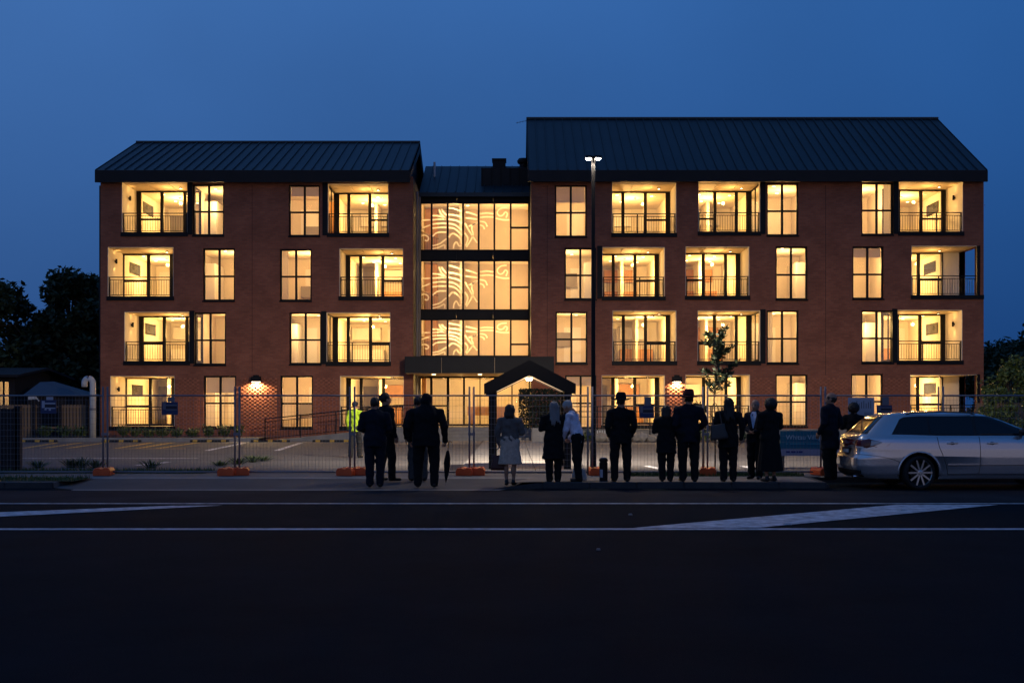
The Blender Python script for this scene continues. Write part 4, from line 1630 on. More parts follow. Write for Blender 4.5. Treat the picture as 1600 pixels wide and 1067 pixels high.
# rock garden and white pickets in front of the right wing
sheet('garden_bed', [(1.6, 50.35), (22.5, 50.35), (22.5, 53.04), (1.6, 53.04)], 0.15, M['soil'])
for i, (x, y, r) in enumerate(((882, 690, .32), (905, 692, .26), (938, 690, .38), (946, 694, .22), (1000, 691, .42), (1018, 694, .28), (1034, 690, .33), (1050, 693, .26), (1080, 690, .35), (1120, 692, .3), (1150, 690, .36))):
    Y = 51.0 + random.uniform(-.3, .3)
    bm = bmesh.new()
    bmesh.ops.create_icosphere(bm, subdivisions=2, radius=r)
    for v in bm.verts:
        v.co *= random.uniform(.82, 1.15)
        v.co.z *= .65
    me = bpy.data.meshes.new('boulder')
    bm.to_mesh(me)
    bm.free()
    me.materials.append(M['rock'])
    o = bpy.data.objects.new('boulder', me)
    COL.objects.link(o)
    o.location = (PX(x, Y), Y, .15 + r * .38)
    tag(o, ORD[i] + ' pale garden boulder from the hedge planter in the rock bed', 'boulder', 'boulders in the rock bed')
for i, x in enumerate((872, 915, 960, 1060, 1100, 1135, 1160, 1190, 1240, 1270, 1300)):
    Y = 51.9 + random.uniform(-.3, .3)
    leaf_clump('garden_shrub', ORD[i] + ' low dark shrub from the hedge planter among the boulders', (PX(x, Y), Y, .15), 60, .5, .35, M['shrub'], 'shrub', 'shrubs in the rock bed', lw=.05)
pk = thing('picket_edging', 'low pale picket edging in front of the right wing terrace', 'fence', (3.5, 51.9, .15))
q0 = None
for k in range(26):
    x = 2.55 + k * .11
    if q0 is None:
        q = MB()
        q.prism([(-.025, 0, 0), (.025, 0, 0), (.025, 0, .42), (0, 0, .46), (-.025, 0, .42)], (0, .02, 0))
        q0 = q.build('picket', M['pvc'], pk, world=False)
        o = q0
    else:
        o = q0.copy()
        COL.objects.link(o)
        o.parent = pk
    o.location = (x - 3.5, 0.5, .02)
q = MB()
q.box(2.5, 5.4, 52.421, 52.45, .3, .34)
q.build('rail', M['pvc'], pk)

# hedge in a concrete planter beside the steps
pl = thing('hedge_planter', 'dense dark hedge in a concrete planter beside the entry steps', 'planter', (1.75, 50.6, .12))
q = MB()
q.box(.85, 2.9, 50.0, 51.2, .125, .75)
q.build('planter_box', M['concrete'], pl, bevel=.02)
mb = MB()
for k in range(3800):
    c = Vector((random.uniform(.15, 1.95), random.uniform(50.05, 51.15), .7 + 1.75 * random.random() ** .8))
    c.x = .30 + (c.x - .15) * 1.1
    u = Vector((random.uniform(-1, 1), random.uniform(-1, 1), random.uniform(-1, 1))).normalized() * .065
    v = u.cross(Vector((random.uniform(-1, 1), random.uniform(-1, 1), 1))).normalized() * .035
    mb.add([c - u, c + v, c + u, c - v], [(0, 1, 2, 3)])
mb.build('foliage', M['hedge'], pl)


# ================================================================== trees
def tree(name, label, loc, h, crown_r, trunk_r, nleaf, leaf, m, seed, group=None, crown_z=.35, clumps=26, cat='tree', flat=.8):
    rg = random.Random(seed)
    t_ = thing(name, label, cat, loc, 0, group)
    tr = MB()
    top = Vector((rg.uniform(-.3, .3), rg.uniform(-.3, .3), h * .72))
    path_ = [Vector((0, 0, -.1)), Vector((rg.uniform(-.1, .1), 0, h * .25)), Vector((rg.uniform(-.2, .2), rg.uniform(-.2, .2), h * .5)), top]
    tr.tube(path_, [trunk_r, trunk_r * .8, trunk_r * .5, trunk_r * .2], 8)
    cl = []
    for k in range(clumps):
        a = rg.uniform(0, 6.28)
        zz = crown_z + (1 - crown_z) * rg.random()
        prof = math.sin(math.pi * min(1, max(0.03, (zz - crown_z) / (1 - crown_z) * .86 + .12))) ** .6
        rr = crown_r * prof * math.sqrt(rg.uniform(.1, 1)) * .85
        c = Vector((math.cos(a) * rr, math.sin(a) * rr, h * zz * .93))
        cl.append((c, crown_r * rg.uniform(.2, .36)))
        st_ = path_[1].lerp(path_[2], rg.random()) if zz < .6 else path_[2].lerp(top, rg.random())
        tr.tube([st_, st_.lerp(c, .5) + Vector((0, 0, .1 * h * rg.random())), c], [trunk_r * .3, trunk_r * .18, trunk_r * .05], 5, cap=False)
    tr.build('trunk', M['bark'], t_, world=False)
    lf = MB()
    for k in range(nleaf):
        c, r = cl[k % clumps]
        d = Vector((rg.gauss(0, 1), rg.gauss(0, 1), rg.gauss(0, 1) * flat)).normalized() * r * (rg.random() ** .45)
        p = c + d
        u = Vector((rg.uniform(-1, 1), rg.uniform(-1, 1), rg.uniform(-.9, .5))).normalized() * leaf * rg.uniform(.6, 1.2)
        v = u.cross(Vector((rg.uniform(-1, 1), rg.uniform(-1, 1), rg.uniform(.2, 1)))).normalized() * leaf * .45
        lf.add([p - u, p + v, p + u, p - v], [(0, 1, 2, 3)])
    lf.build('crown', m, t_, world=False)
    return t_


GT = 'dark trees behind the boundary'
tree('broadleaf_tree', 'tall dark tree rising beside the left gable wall', (PX(112, 69), 69, 0), 9.8, 3.2, .3, 15000, .23, M['leaf'], 11, GT, .14, 60)
tree('broadleaf_tree', 'dark spreading tree with thin outer twigs above the lit neighbouring house', (PX(-8, 66), 66, 0), 8.8, 3.4, .28, 14000, .23, M['leaf'], 12, GT, .14, 56)
tree('broadleaf_tree', 'dark tree partly hidden behind the left gable wall', (PX(152, 74), 74, 0), 10.4, 2.8, .3, 11000, .23, M['leaf'], 13, GT, .14, 46)
tree('broadleaf_tree', 'low dark tree behind the blue-roofed shed', (PX(60, 74), 74, 0), 6.4, 3.6, .25, 9000, .23, M['leaf'], 14, GT, .12, 30)
tree('broadleaf_tree', 'dark rounded tree beyond the right gable wall', (PX(1572, 80), 80, 0), 6.6, 3.2, .25, 6500, .2, M['leaf'], 15, GT, .1, 30)
tree('broadleaf_tree', 'dark tree at the far end beyond the timber fence', (PX(1640, 74), 74, 0), 7.2, 3.4, .25, 6500, .2, M['leaf'], 16, GT, .1, 30)
tree('broadleaf_tree', 'small dark tree close beyond the right gable corner', (PX(1545, 84), 84, 0), 6.3, 2.6, .25, 5000, .2, M['leaf'], 17, GT, .1, 24)
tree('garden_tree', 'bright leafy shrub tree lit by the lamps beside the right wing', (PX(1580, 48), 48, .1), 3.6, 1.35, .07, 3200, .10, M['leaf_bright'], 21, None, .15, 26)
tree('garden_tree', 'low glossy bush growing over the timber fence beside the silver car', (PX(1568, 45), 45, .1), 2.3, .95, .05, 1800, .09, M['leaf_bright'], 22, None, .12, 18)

# sapling with stakes
SPY = 28.0
spx = PX(1117, SPY)
sp = thing('sapling', 'young staked tree with sparse upright leaves behind the fence', 'tree', (spx, SPY, .12))
rg = random.Random(5)
tr = MB()
lf = MB()
H_ = PZ(520, SPY) - .12
tips = []
stem = [Vector((0, 0, 0)), Vector((.02, 0, .9)), Vector((-.02, 0, 1.7)), Vector((.03, 0, 2.4)), Vector((.0, 0, H_ - .1))]
tr.tube(stem, [.024, .02, .016, .011, .004], 6)
for k in range(32):
    f_ = rg.random()
    z = 1.75 + (H_ - 1.9) * f_
    a = rg.uniform(0, 6.28)
    ln = (.66 - .34 * f_) * rg.uniform(.5, 1.1)
    b0 = Vector((.01, 0, z))
    b1 = b0 + Vector((math.cos(a) * ln, math.sin(a) * ln * .8, ln * rg.uniform(.4, 1.0)))
    tr.tube([b0, b0.lerp(b1, .5) + Vector((0, 0, -.03)), b1], [.008, .006, .003], 4, cap=False)
    tips.append((b0, b1))
for a_, b_ in ((Vector((-.02, 0, 1.25)), Vector((-.42, .05, 1.62))), (Vector((.0, 0, 1.2)), Vector((.55, -.05, 1.5)))):
    tr.tube([a_, b_], [.008, .004], 4, cap=False)
    tips.append((a_, b_))
for b0, b1 in tips:
    for j in range(30):
        c = b0.lerp(b1, rg.uniform(.35, 1.05))
        d = Vector((rg.uniform(-1, 1), rg.uniform(-1, 1), rg.uniform(-.1, .9))).normalized()
        L_ = rg.uniform(.055, .10)
        w = d.cross(Vector((rg.uniform(-1, 1), rg.uniform(-1, 1), rg.uniform(-1, 1)))).normalized() * L_ * .36
        lf.add([c, c + d * L_ * .8 + w, c + d * L_ * 1.7, c + d * L_ * .8 - w], [(0, 1, 2, 3)])
tr.build('trunk', M['bark'], sp, world=False)
lf.build('crown', M['leaf'], sp, world=False)
for i, x in enumerate((1099, 1128)):
    stt = thing('tree_stake', ('square timber stake left of the sapling trunk', 'square timber stake right of the sapling trunk')[i], 'stake', (PX(x, SPY), SPY, .12))
    q = MB()
    q.box(-.025, .025, -.025, .025, 0, 1.5)
    q.build('shaft', M['timber'], stt, world=False)
    q = MB()
    s_ = 1 if x < 1117 else -1
    q.bar((0, -.03, .95), (s_ * .25, -.03, .97), .012, .05)
    q.build('tie', M['rubber'], stt, world=False)

# ================================================================== left side: boundary fence, neighbour house, shed, vent pipe, board fence
bf = thing('slat_fence', 'brown vertical slat boundary fence left of the building', 'fence', (-22, 53.2, .27))
q0 = None
x = -24.6
while x < LX0 - .12:
    if abs(x + 21.35) > .55:
        if q0 is None:
            q = MB()
            q.box(-.055, .055, 0, .022, 0, 1.5)
            q0 = q.build('slat', M['timber'], bf, world=False)
            o = q0
        else:
            o = q0.copy()
            COL.objects.link(o)
            o.parent = bf
        o.location = (x + 22, 0, random.uniform(-.01, .01))
    x += .15
for z in (.45, 1.4):
    q = MB()
    q.box(-24.7, LX0 - .08, 53.223, 53.26, .27 + z - .04, .27 + z + .04)
    q.build('rail', M['timber'], bf)
for x in (-24.2, -21.95, -20.75, -19.5):
    q = MB()
    q.box(x - .06, x + .06, 53.1, 53.199, .27, 1.95)
    q.build('post', M['timber_dark'], bf)

ho = thing('neighbour_house', 'dark neighbouring house at the picture edge with a warmly lit window', 'house', (-27, 57, 0))
hx0, hx1, hy, hz = -33, -24.05, 56.0, 3.1
wx0, wx1, wz0, wz1 = PX(-22, hy), PX(15, hy), PZ(641, hy), PZ(594, hy)
q = MB()
for a_, c_, e_, g_ in ((hx0, wx0, 0, hz), (wx1, hx1, 0, hz), (wx0, wx1, 0, wz0), (wx0, wx1, wz1, hz)):
    q.box(a_, c_, hy, hy + .2, e_, g_)
q.box(hx0, hx1, 62, 62.2, 0, hz)
q.box(hx0, hx0 + .2, hy + .2, 62, 0, hz)
q.box(hx1 - .2, hx1, hy + .2, 62, 0, hz)
q.build('wall', M['timber_dark'], ho)
q = MB()
q.prism([(hx0 - .4, hy - .5, hz), (hx1 + .4, hy - .5, hz), (hx1 + .4, hy - .5, hz + .12), (hx0 - .4, hy - .5, hz + .12)], (0, 3.6, .45))
q.prism([(hx0 - .4, 62.7, hz), (hx1 + .4, 62.7, hz), (hx1 + .4, 62.7, hz + .12), (hx0 - .4, 62.7, hz + .12)], (0, -3.6, .45))
q.build('roof', M['timber_dark'], ho)
q = MB()
q.prism([(hx1 - .1, hy + .2, hz - .01), (hx1 - .1, 62, hz - .01), (hx1 - .1, 59.1, hz + .42)], (.08, 0, 0))
q.build('gable_wall', M['timber_dark'], ho)
f = MB()
f.box(wx0, wx1, hy + .05, hy + .12, wz0, wz0 + .07)
f.box(wx0, wx1, hy + .05, hy + .12, wz1 - .07, wz1)
for x in (wx0 + .03, wx1 - .03, wx1 - .32):
    f.box(x - .035, x + .035, hy + .051, hy + .119, wz0 + .07, wz1 - .07)
wn = f.build('window', M['black'], ho)
q = MB()
q.box(wx0 + .05, wx1 - .05, hy + .08, hy + .088, wz0 + .06, wz1 - .06)
q.build('pane', M['glass'], wn)
q = MB()
q.quad((wx0 - .5, hy + 2.5, .3), (hx1 - .21, hy + 2.5, .3), (hx1 - .21, hy + 2.5, 3.05), (wx0 - .5, hy + 2.5, 3.05))
q.build('room_wall', M['plaster_b'], ho)
point_light('room_light', (wx0 + .4, hy + 1.2, 2.6), 70, WARM, .15, ho)

shd = thing('garden_shed', 'low garden shed with blue-grey sheet roof behind the slat fence', 'shed', (-21.6, 55.5, 0))
X0, X1 = PX(38, 54.6), PX(132, 54.6)
q = MB()
q.box(X0 + .1, X1 - .1, 54.7, 57.0, 0, 2.2)
q.build('wall', M['timber_dark'], shd)
q = MB()
xa, xb = PX(64, 56), PX(86, 56)
q.prism([(X0, 54.5, 2.2), (X1, 54.5, 2.15), (xb, 55.9, 2.85), (xa, 55.9, 2.82)], (0, 0, .05))
q.prism([(X0, 57.3, 2.2), (xa, 55.9, 2.82), (xb, 55.9, 2.85), (X1, 57.3, 2.15)], (0, 0, .05))
q.prism([(X0, 54.5, 2.2), (xa, 55.9, 2.82), (X0, 57.3, 2.2)], (0, 0, .05))
q.prism([(X1, 54.5, 2.15), (X1, 57.3, 2.15), (xb, 55.9, 2.85)], (0, 0, .05))
q.build('roof', mat('blue_sheet', (.045, .062, .10), .5), shd)

vp = thing('vent_pipe', 'thick white gooseneck vent pipe beside the left gable corner', 'pipe', (PX(144, 52.4), 52.4, .27))
X, Y = PX(145, 52.4), 52.4
zt = PZ(597, 52.4)
pts = [(X, Y, .27), (X, Y, zt - .3)] + [(X - .19 + .19 * math.cos(R(a)), Y, zt - .05 + .22 * math.sin(R(a))) for a in range(0, 181, 20)] + [(X - .38, Y, zt - .22)]
q = MB()
q.tube(pts, .135, 14)
q.build('pipe', M['pvc'], vp, smooth=True)
q = MB()
q.tube([(X, Y, 1.5), (X, Y, 1.62)], .15, 14)
q.build('collar', M['galv'], vp)

wc = thing('security_light', 'small white floodlight housing on the slat fence post', 'light fitting', (PX(53, 53), 53, 1.6))
X = PX(53, 53)
q = MB()
q.box(X - .16, X + .1, 52.9, 53.05, 2.02, 2.2)
q.prism([(X - .2, 52.85, 2.0), (X - .2, 53.0, 2.0), (X - .2, 53.0, 2.14), (X - .2, 52.85, 2.14)], (.12, 0, 0))
q.bar((X + .1, 53.0, 2.1), (X + .22, 53.1, 1.9), .05)
q.build('housing', M['pvc'], wc)
q = MB()
q.box(X + .19, X + .27, 53.06, 53.098, .27, 1.95)
q.build('post', M['timber_dark'], wc)

gd = thing('board_fence', 'tall dark board fence end beside the verge', 'fence', (-12.6, 27.1, .12))
q0 = None
for k in range(17):
    if q0 is None:
        q = MB()
        q.box(-.068, .068, 0, .025, 0, 1.48)
        q0 = q.build('board', M['timber_dark'], gd, world=False)
        o = q0
    else:
        o = q0.copy()
        COL.objects.link(o)
        o.parent = gd
    o.location = (-1.3 + k * .142, 0, random.uniform(-.012, .012))
q = MB()
q.box(-13.98, -11.55, 27.126, 27.2, .45, .53)
q.box(-13.98, -11.55, 27.126, 27.2, 1.3, 1.38)
q.build('rail', M['timber_dark'], gd)
q = MB()
q.box(-11.66, -11.52, 27.1, 27.24, .12, 1.66)
q.build('post', M['timber_dark'], gd)

# right side timber fence
rf = thing('paling_fence', 'brown timber paling fence behind the silver car bonnet', 'fence', (22, 51.5, .1))
q0 = None
x = RX1 - 1.3
while x < 27:
    if q0 is None:
        q = MB()
        q.box(-.07, .07, 0, .02, 0, 1.75)
        q0 = q.build('paling', M['timber'], rf, world=False)
        o = q0
    else:
        o = q0.copy()
        COL.objects.link(o)
        o.parent = rf
    o.location = (x - 22, 0, random.uniform(-.015, .015))
    x += .15
for z in (.5, 1.5):
    q = MB()
    q.box(RX1 - 1.4, 27.1, 51.521, 51.58, z, z + .09)
    q.build('rail', M['timber'], rf)

# ================================================================== PEOPLE: one continuous surface each, grown from a distance field
def surf_net(Fd, org, h):
    """surface nets on a sampled field; returns vertices and quads"""
    s = Fd < 0
    nx, ny, nz = Fd.shape
    acc = np.zeros((nx - 1, ny - 1, nz - 1, 3))
    cnt = np.zeros((nx - 1, ny - 1, nz - 1))
    corners = [(i, j, k) for i in (0, 1) for j in (0, 1) for k in (0, 1)]

    def cut(c):
        return (slice(c[0], nx - 1 + c[0]), slice(c[1], ny - 1 + c[1]), slice(c[2], nz - 1 + c[2]))
    for a in corners:
        for ax in range(3):
            if a[ax]:
                continue
            b_ = list(a)
            b_[ax] = 1
            fa, fb = Fd[cut(a)], Fd[cut(b_)]
            m = (fa < 0) != (fb < 0)
            t = np.where(m, fa / np.where(m, fa - fb, 1), 0)
            for d in range(3):
                acc[..., d] += np.where(m, a[d] + (t if d == ax else 0), 0)
            cnt += m
    idx = -np.ones(cnt.shape, int)
    act = cnt > 0
    ids = np.argwhere(act)
    idx[act] = np.arange(len(ids))
    V = (ids + acc[act] / cnt[act][:, None]) * h + np.array(org)
    quads = []
    for ax in range(3):
        o1, o2 = (ax + 1) % 3, (ax + 2) % 3
        sl0, sl1 = [slice(None)] * 3, [slice(None)] * 3
        sl0[ax], sl1[ax] = slice(0, -1), slice(1, None)
        ch = s[tuple(sl0)] != s[tuple(sl1)]
        e = np.argwhere(ch)
        e = e[(e[:, o1] > 0) & (e[:, o2] > 0) & (e[:, o1] < Fd.shape[o1] - 1) & (e[:, o2] < Fd.shape[o2] - 1)]
        if not len(e):
            continue
        neg = s[tuple(e.T)]
        q = []
        for d1, d2 in ((0, 0), (-1, 0), (-1, -1), (0, -1)):
            c = e.copy()
            c[:, o1] += d1
            c[:, o2] += d2
            q.append(idx[tuple(c.T)])
        q = np.stack(q, 1)
        q[~neg] = q[~neg][:, ::-1]
        quads.append(q)
    return V, np.concatenate(quads)


def cone(P, a, b, ra, rb, sq=(1, 1, 1)):
    a, b, sq = np.array(a, float), np.array(b, float), np.array(sq, float)
    q = (P - a) / sq
    d = (b - a) / sq
    t = np.clip(q @ d / max(d @ d, 1e-9), 0, 1)
    return (np.linalg.norm(q - t[..., None] * d, axis=-1) - (ra + (rb - ra) * t)) * sq.min()


def ell(P, c, r):
    r = np.array(r, float)
    q = (P - np.array(c)) / r
    return (np.linalg.norm(q, axis=-1) - 1) * r.min()


def smin(a, b, k):
    h = np.clip(.5 + .5 * (b - a) / k, 0, 1)
    return b * (1 - h) + a * h - k * h * (1 - h)


def grid(lo, hi, h):
    ax = [np.arange(lo[i], hi[i] + h, h) for i in range(3)]
    return np.stack(np.meshgrid(*ax, indexing='ij'), -1)


def rotx(p, ang, piv):
    c, s_ = math.cos(ang), math.sin(ang)
    p = np.array(p, float)
    q = p - piv
    return np.stack([q[..., 0], q[..., 1] * c + q[..., 2] * s_, -q[..., 1] * s_ + q[..., 2] * c], -1) + piv


def rotz(p, ang, piv=(0, 0, 0)):
    c, s_ = math.cos(ang), math.sin(ang)
    q = np.array(p, float) - piv
    return np.stack([q[..., 0] * c - q[..., 1] * s_, q[..., 0] * s_ + q[..., 1] * c, q[..., 2]], -1) + piv


# head (skin), facing +Y, canonical 1.75 m figure
def head_field(P):
    d = ell(P, (0, -.005, 1.665), (.074, .094, .088))
    d = smin(d, ell(P, (0, .030, 1.600), (.058, .062, .066)), .03)
    d = smin(d, cone(P, (0, .088, 1.635), (0, .108, 1.607), .009, .015), .012)
    for s_ in (-1, 1):
        d = smin(d, ell(P, (s_ * .076, -.005, 1.625), (.012, .022, .032)), .006)
        d = -smin(-d, ell(P, (s_ * .031, .098, 1.645), (.02, .014, .012)), .008)
        d = smin(d, ell(P, (s_ * .031, .079, 1.642), (.013, .012, .012)), .003)
        d = smin(d, ell(P, (s_ * .02, .083, 1.568), (.016, .012, .007)), .008)
    d = smin(d, cone(P, (0, -.02, 1.44), (0, -.012, 1.58), .062, .054), .025)
    return d


hg = grid((-.11, -.13, 1.42), (.11, .15, 1.78), .009)
HEAD_V, HEAD_Q = surf_net(head_field(hg), (-.11, -.13, 1.42), .009)


def head_mats(V, Q):
    c = V[Q].mean(1)
    m = np.full(len(Q), 3)
    for s_ in (-1, 1):
        m[np.linalg.norm((c - np.array((s_ * .031, .088, 1.643))) / np.array((.011, .02, .008)), axis=1) < 1] = 4
    m[(np.abs(c[:, 0]) < .024) & (np.abs(c[:, 2] - 1.568) < .003) & (c[:, 1] > .07)] = 4
    return m


HEAD_M = head_mats(HEAD_V, HEAD_Q)


def hair_mesh(style):
    h = .011
    P = grid((-.2, -.24, 1.2), (.2, .16, 1.83), h)
    d = ell(P, (0, -.014, 1.678), (.084, .102, .092))
    if style == 'bun':
        d = smin(d, ell(P, (0, -.11, 1.70), (.045, .04, .045)), .02)
    if style == 'long':
        d = smin(d, cone(P, (0, -.055, 1.66), (0, -.095, 1.36), .085, .10, (1.1, .55, 1)), .04)
    if style == 'bob':
        d = smin(d, cone(P, (0, -.03, 1.66), (0, -.04, 1.56), .10, .105, (1, .85, 1)), .04)
    if style == 'curly':
        d = smin(d, ell(P, (0, -.03, 1.66), (.125, .12, .12)), .04)
        d = d + .010 * np.sin(P[..., 0] * 90) * np.sin(P[..., 1] * 85) * np.sin(P[..., 2] * 80)
    if style == 'bald':
        d = np.maximum(ell(P, (0, -.012, 1.655), (.081, .099, .085)), P[..., 2] - 1.675)
    d = d + .006 * np.sin(P[..., 0] * 70 + P[..., 2] * 9) * np.sin(P[..., 1] * 60 + P[..., 2] * 14) + .004 * np.sin(P[..., 0] * 150 + 2 * np.sin(P[..., 2] * 20))
    if style == 'long':
        d = np.maximum(d, (1.33 + .05 * np.sin(P[..., 0] * 45) + .03 * np.sin(P[..., 0] * 110)) - P[..., 2])
    face = ell(P, (0, .125, 1.60), (.075, .105, .105))
    d = np.maximum(d, -face)
    d = np.maximum(d, 1.525 - P[..., 2]) if style in ('short', 'bun', 'bald') else d
    if style in ('short', 'bun', 'bald'):
        d = np.maximum(d, (1.60 - P[..., 2]) + (P[..., 1] - .0) * .6)
    return surf_net(d, (-.2, -.24, 1.2), h)


HAIR = {}


# hands: palm, four unequal curled fingers and a thumb from the side of the palm; wrist at origin, fingers down -Z, thumb to +Y
def hand_mesh(curl):
    h = .005
    P = grid((-.075, -.07, -.22), (.05, .085, .03), h)
    d = cone(P, (0, 0, .015), (0, .002, -.02), .026, .027, (.8, 1, 1))
    d = smin(d, cone(P, (0, .0, -.03), (0, 0, -.075), .034, .040, (.42, 1, .8)), .012)
    for yo, ln in ((.030, .072), (.010, .082), (-.010, .076), (-.029, .060)):
        a = np.array((0, yo, -.085))
        ang = curl * .5
        b_ = a + np.array((-math.sin(ang), 0, -math.cos(ang))) * ln * .5
        ang2 = curl * 1.4
        c = b_ + np.array((-math.sin(ang2), 0, -math.cos(ang2))) * ln * .5
        f = np.minimum(cone(P, a, b_, .0095, .0085), cone(P, b_, c, .0085, .007))
        d = smin(d, f, .004)
    t0, t1, t2 = np.array((-.004, .026, -.03)), np.array((-.012, .056, -.062)), np.array((-.022 - .02 * curl, .062 - .02 * curl, -.095))
    d = smin(d, np.minimum(cone(P, t0, t1, .014, .011), cone(P, t1, t2, .011, .008)), .006)
    return surf_net(d, (-.075, -.07, -.22), h)


HAND = {c: hand_mesh(c) for c in (.35, 1.3)}
FAB = {}


def fabric(name, col, rough=.9):
    if name not in FAB:
        FAB[name] = mat(name, col, rough, spec=.15, noise=(14, .25), bump=(40, .25))
    return FAB[name]


SKIN = mat('skin', (.36, .19, .12), .55, noise=(20, .08))
SKIN2 = mat('skin_brown', (.16, .08, .05), .55, noise=(20, .08))
EYE = mat('eye_dark', (.03, .015, .012), .3)
BLK = fabric('black_cloth', (.010, .010, .011))
NAVY = fabric('navy_cloth', (.010, .012, .020))
CHAR = fabric('charcoal_cloth', (.020, .020, .022))
SHOE = mat('black_shoe', (.010, .009, .009), .4)


def person(label, px_, Y, z, Hh, rz=0.0, wide=1.0, top=BLK, legs=BLK, shoe=SHOE, skin=SKIN, hem=.86, flare=.0, skirt=None, legskin=False,
           armL=None, armR=None, lean=0.0, look=0.0, nod=0.0, hair='short', hairmat=None, stance=.09, step=0.0, gripL=False, gripR=False, belly=.0, hood=False, sleeve=True, hat=None, group='people waiting at the fence'):
    o = thing('person', label, 'person', (PX(px_, Y), Y, z), rz, group)
    k = Hh / 1.75
    piv = np.array((0, 0, .95))

    def L(p):
        return rotx(np.array(p, float), lean, piv)
    hz_ = 1.0
    sh = .178 * wide
    hipx = .085 * wide
    J = dict(hip=(hipx, 0, .93), knee=(max(stance, hipx * .95), .02, .50), ank=(stance, -.02, .085))
    aL = armL or ((-.245 * wide, -.02, 1.16), (-.235 * wide, .06, .91))
    aR = armR or ((.245 * wide, -.02, 1.16), (.235 * wide, .06, .91))
    h = .0165
    hw_ = .46 * max(wide, 1)
    lo, hi = (-hw_ - .1, -.42, -.02), (hw_ + .1, .78 if lean > .2 else .5, 1.82 if hood else 1.62)
    P = grid(lo, hi, h)
    # upper garment
    dy = .70 + belly
    t = cone(P, L((0, 0, .98)), L((0, .0, 1.14)), .150 * wide, .142 * wide, (1, dy, 1))
    t = smin(t, cone(P, L((0, .01, 1.14)), L((0, .0, 1.33)), .145 * wide, .168 * wide, (1, dy * .95, 1)), .05)
    t = smin(t, cone(P, L((-sh * .82, -.005, 1.415)), L((sh * .82, -.005, 1.415)), .070, .070, (1, .95, 1)), .05)
    t = smin(t, cone(P, L((0, -.02, 1.42)), L((0, -.018, 1.485)), .085, .066), .04)
    if hood:
        t = smin(t, cone(P, L((-.07, -.09, 1.49)), L((.07, -.09, 1.49)), .06, .06), .04)
        t = smin(t, ell(P, L((0, -.02, 1.655)), (.105, .125, .125)), .05)
        t = np.maximum(t, -ell(P, L((0, .12, 1.62)), (.075, .09, .10)))
    if hem < .95:
        t = smin(t, cone(P, L((0, 0, 1.02)), np.array((0, (.04 if lean > .2 else 0), hem)), .152 * wide, (.158 + flare) * wide, (1, .74 + belly, 1)), .03)
        t = np.maximum(t, hem - P[..., 2] - .0)
    ar = None
    for sd, arm in ((-1, aL), (1, aR)):
        s0 = L((sd * sh, -.005, 1.405))
        e0, w0 = L(arm[0]), L(arm[1])
        ak = .62 + .42 * wide
        a_ = cone(P, s0, e0, .067 * ak, .058 * ak)
        a_ = smin(a_, cone(P, e0, w0, .057 * ak, .043 * ak), .02)
        ar = a_ if ar is None else np.minimum(ar, a_)
    t = smin(t, ar, .022)
    fold_ = np.sin(P[..., 2] * 34 + P[..., 0] * 19 + 2.2 * np.sin(P[..., 0] * 13 + P[..., 1] * 9)) * np.sin(P[..., 0] * 16 - P[..., 2] * 7 + P[..., 1] * 12)
    t = t + .0075 * fold_
    # legs
    l = smin(cone(P, (-hipx * .6, 0, .95), (hipx * .6, 0, .95), .115 * wide, .115 * wide, (1, .9, 1)), P[..., 2] * 0 + 9, .01)
    r_kn, r_an = (.050, .036) if legskin else (.084 * (.6 + .4 * wide), .076)
    lr_ = None
    feet = []
    for sd in (-1, 1):
        st_ = step * sd
        kn = np.array((sd * J['knee'][0], .02 + st_ * .5, .50))
        an = np.array((sd * J['ank'][0], -.02 + st_, .085))
        a_ = cone(P, (sd * hipx, 0, .93), kn, .106 * (.5 + .5 * wide), r_kn)
        a_ = smin(a_, cone(P, kn, an, r_kn * .97, r_an), .03)
        if legskin:
            a_ = smin(a_, ell(P, (sd * J['ank'][0], -.05 + st_ * .8, .34), (.05, .05, .12)), .03)
        lr_ = a_ if lr_ is None else smin(lr_, a_, .012)
        feet.append(an)
    l = smin(l, lr_, .04)
    if not legskin:
        l = l + .006 * fold_
    sk = None
    if skirt:
        sk = cone(P, (0, 0, 1.02), (0, .0, skirt[0] - .02), .15 * wide, skirt[1], (1, .78, 1))
        a = np.arctan2(P[..., 1], P[..., 0])
        sk = sk + .006 * np.sin(a * 16) * np.clip((1.0 - P[..., 2]) * 2, 0, 1)
        sk = np.maximum(sk, skirt[0] - P[..., 2])
    s_ = None
    for sd, an in zip((-1, 1), feet):
        f = cone(P, (an[0], an[1] - .035, .045), (an[0] + sd * .02, an[1] + .165, .036), .044, .038, (.95, 1, .95))
        f = smin(f, cone(P, (an[0], an[1] - .01, .05), (an[0], an[1], .10), .045, .043), .02)
        f = np.maximum(f, .004 - P[..., 2])
        s_ = f if s_ is None else np.minimum(s_, f)
    neck = cone(P, L((0, -.02, 1.44)), L((0, -.012, 1.56)), .060, .054)
    fields = [t, l, s_, neck] + ([sk] if sk is not None else [])
    d = smin(smin(smin(t, l, .015), s_, .012), neck, .012)
    if sk is not None:
        d = smin(d, sk, .012)
    V, Q = surf_net(d, lo, h)
    c = V[Q].mean(1)
    ii = tuple(np.clip(np.round((c - np.array(lo)) / h).astype(int), 0, np.array(d.shape) - 1).T)
    near = np.argmin(np.stack([f[ii] for f in fields], 0), 0)
    mi = np.array([0, 1, 2, 3, 5])[near]
    if legskin:
        mi[(mi == 1) & (c[:, 2] > skirt[0] + .005)] = 5
    # head and hands join the same mesh
    Vs, Qs, Ms = [V], [Q], [mi]
    n = len(V)

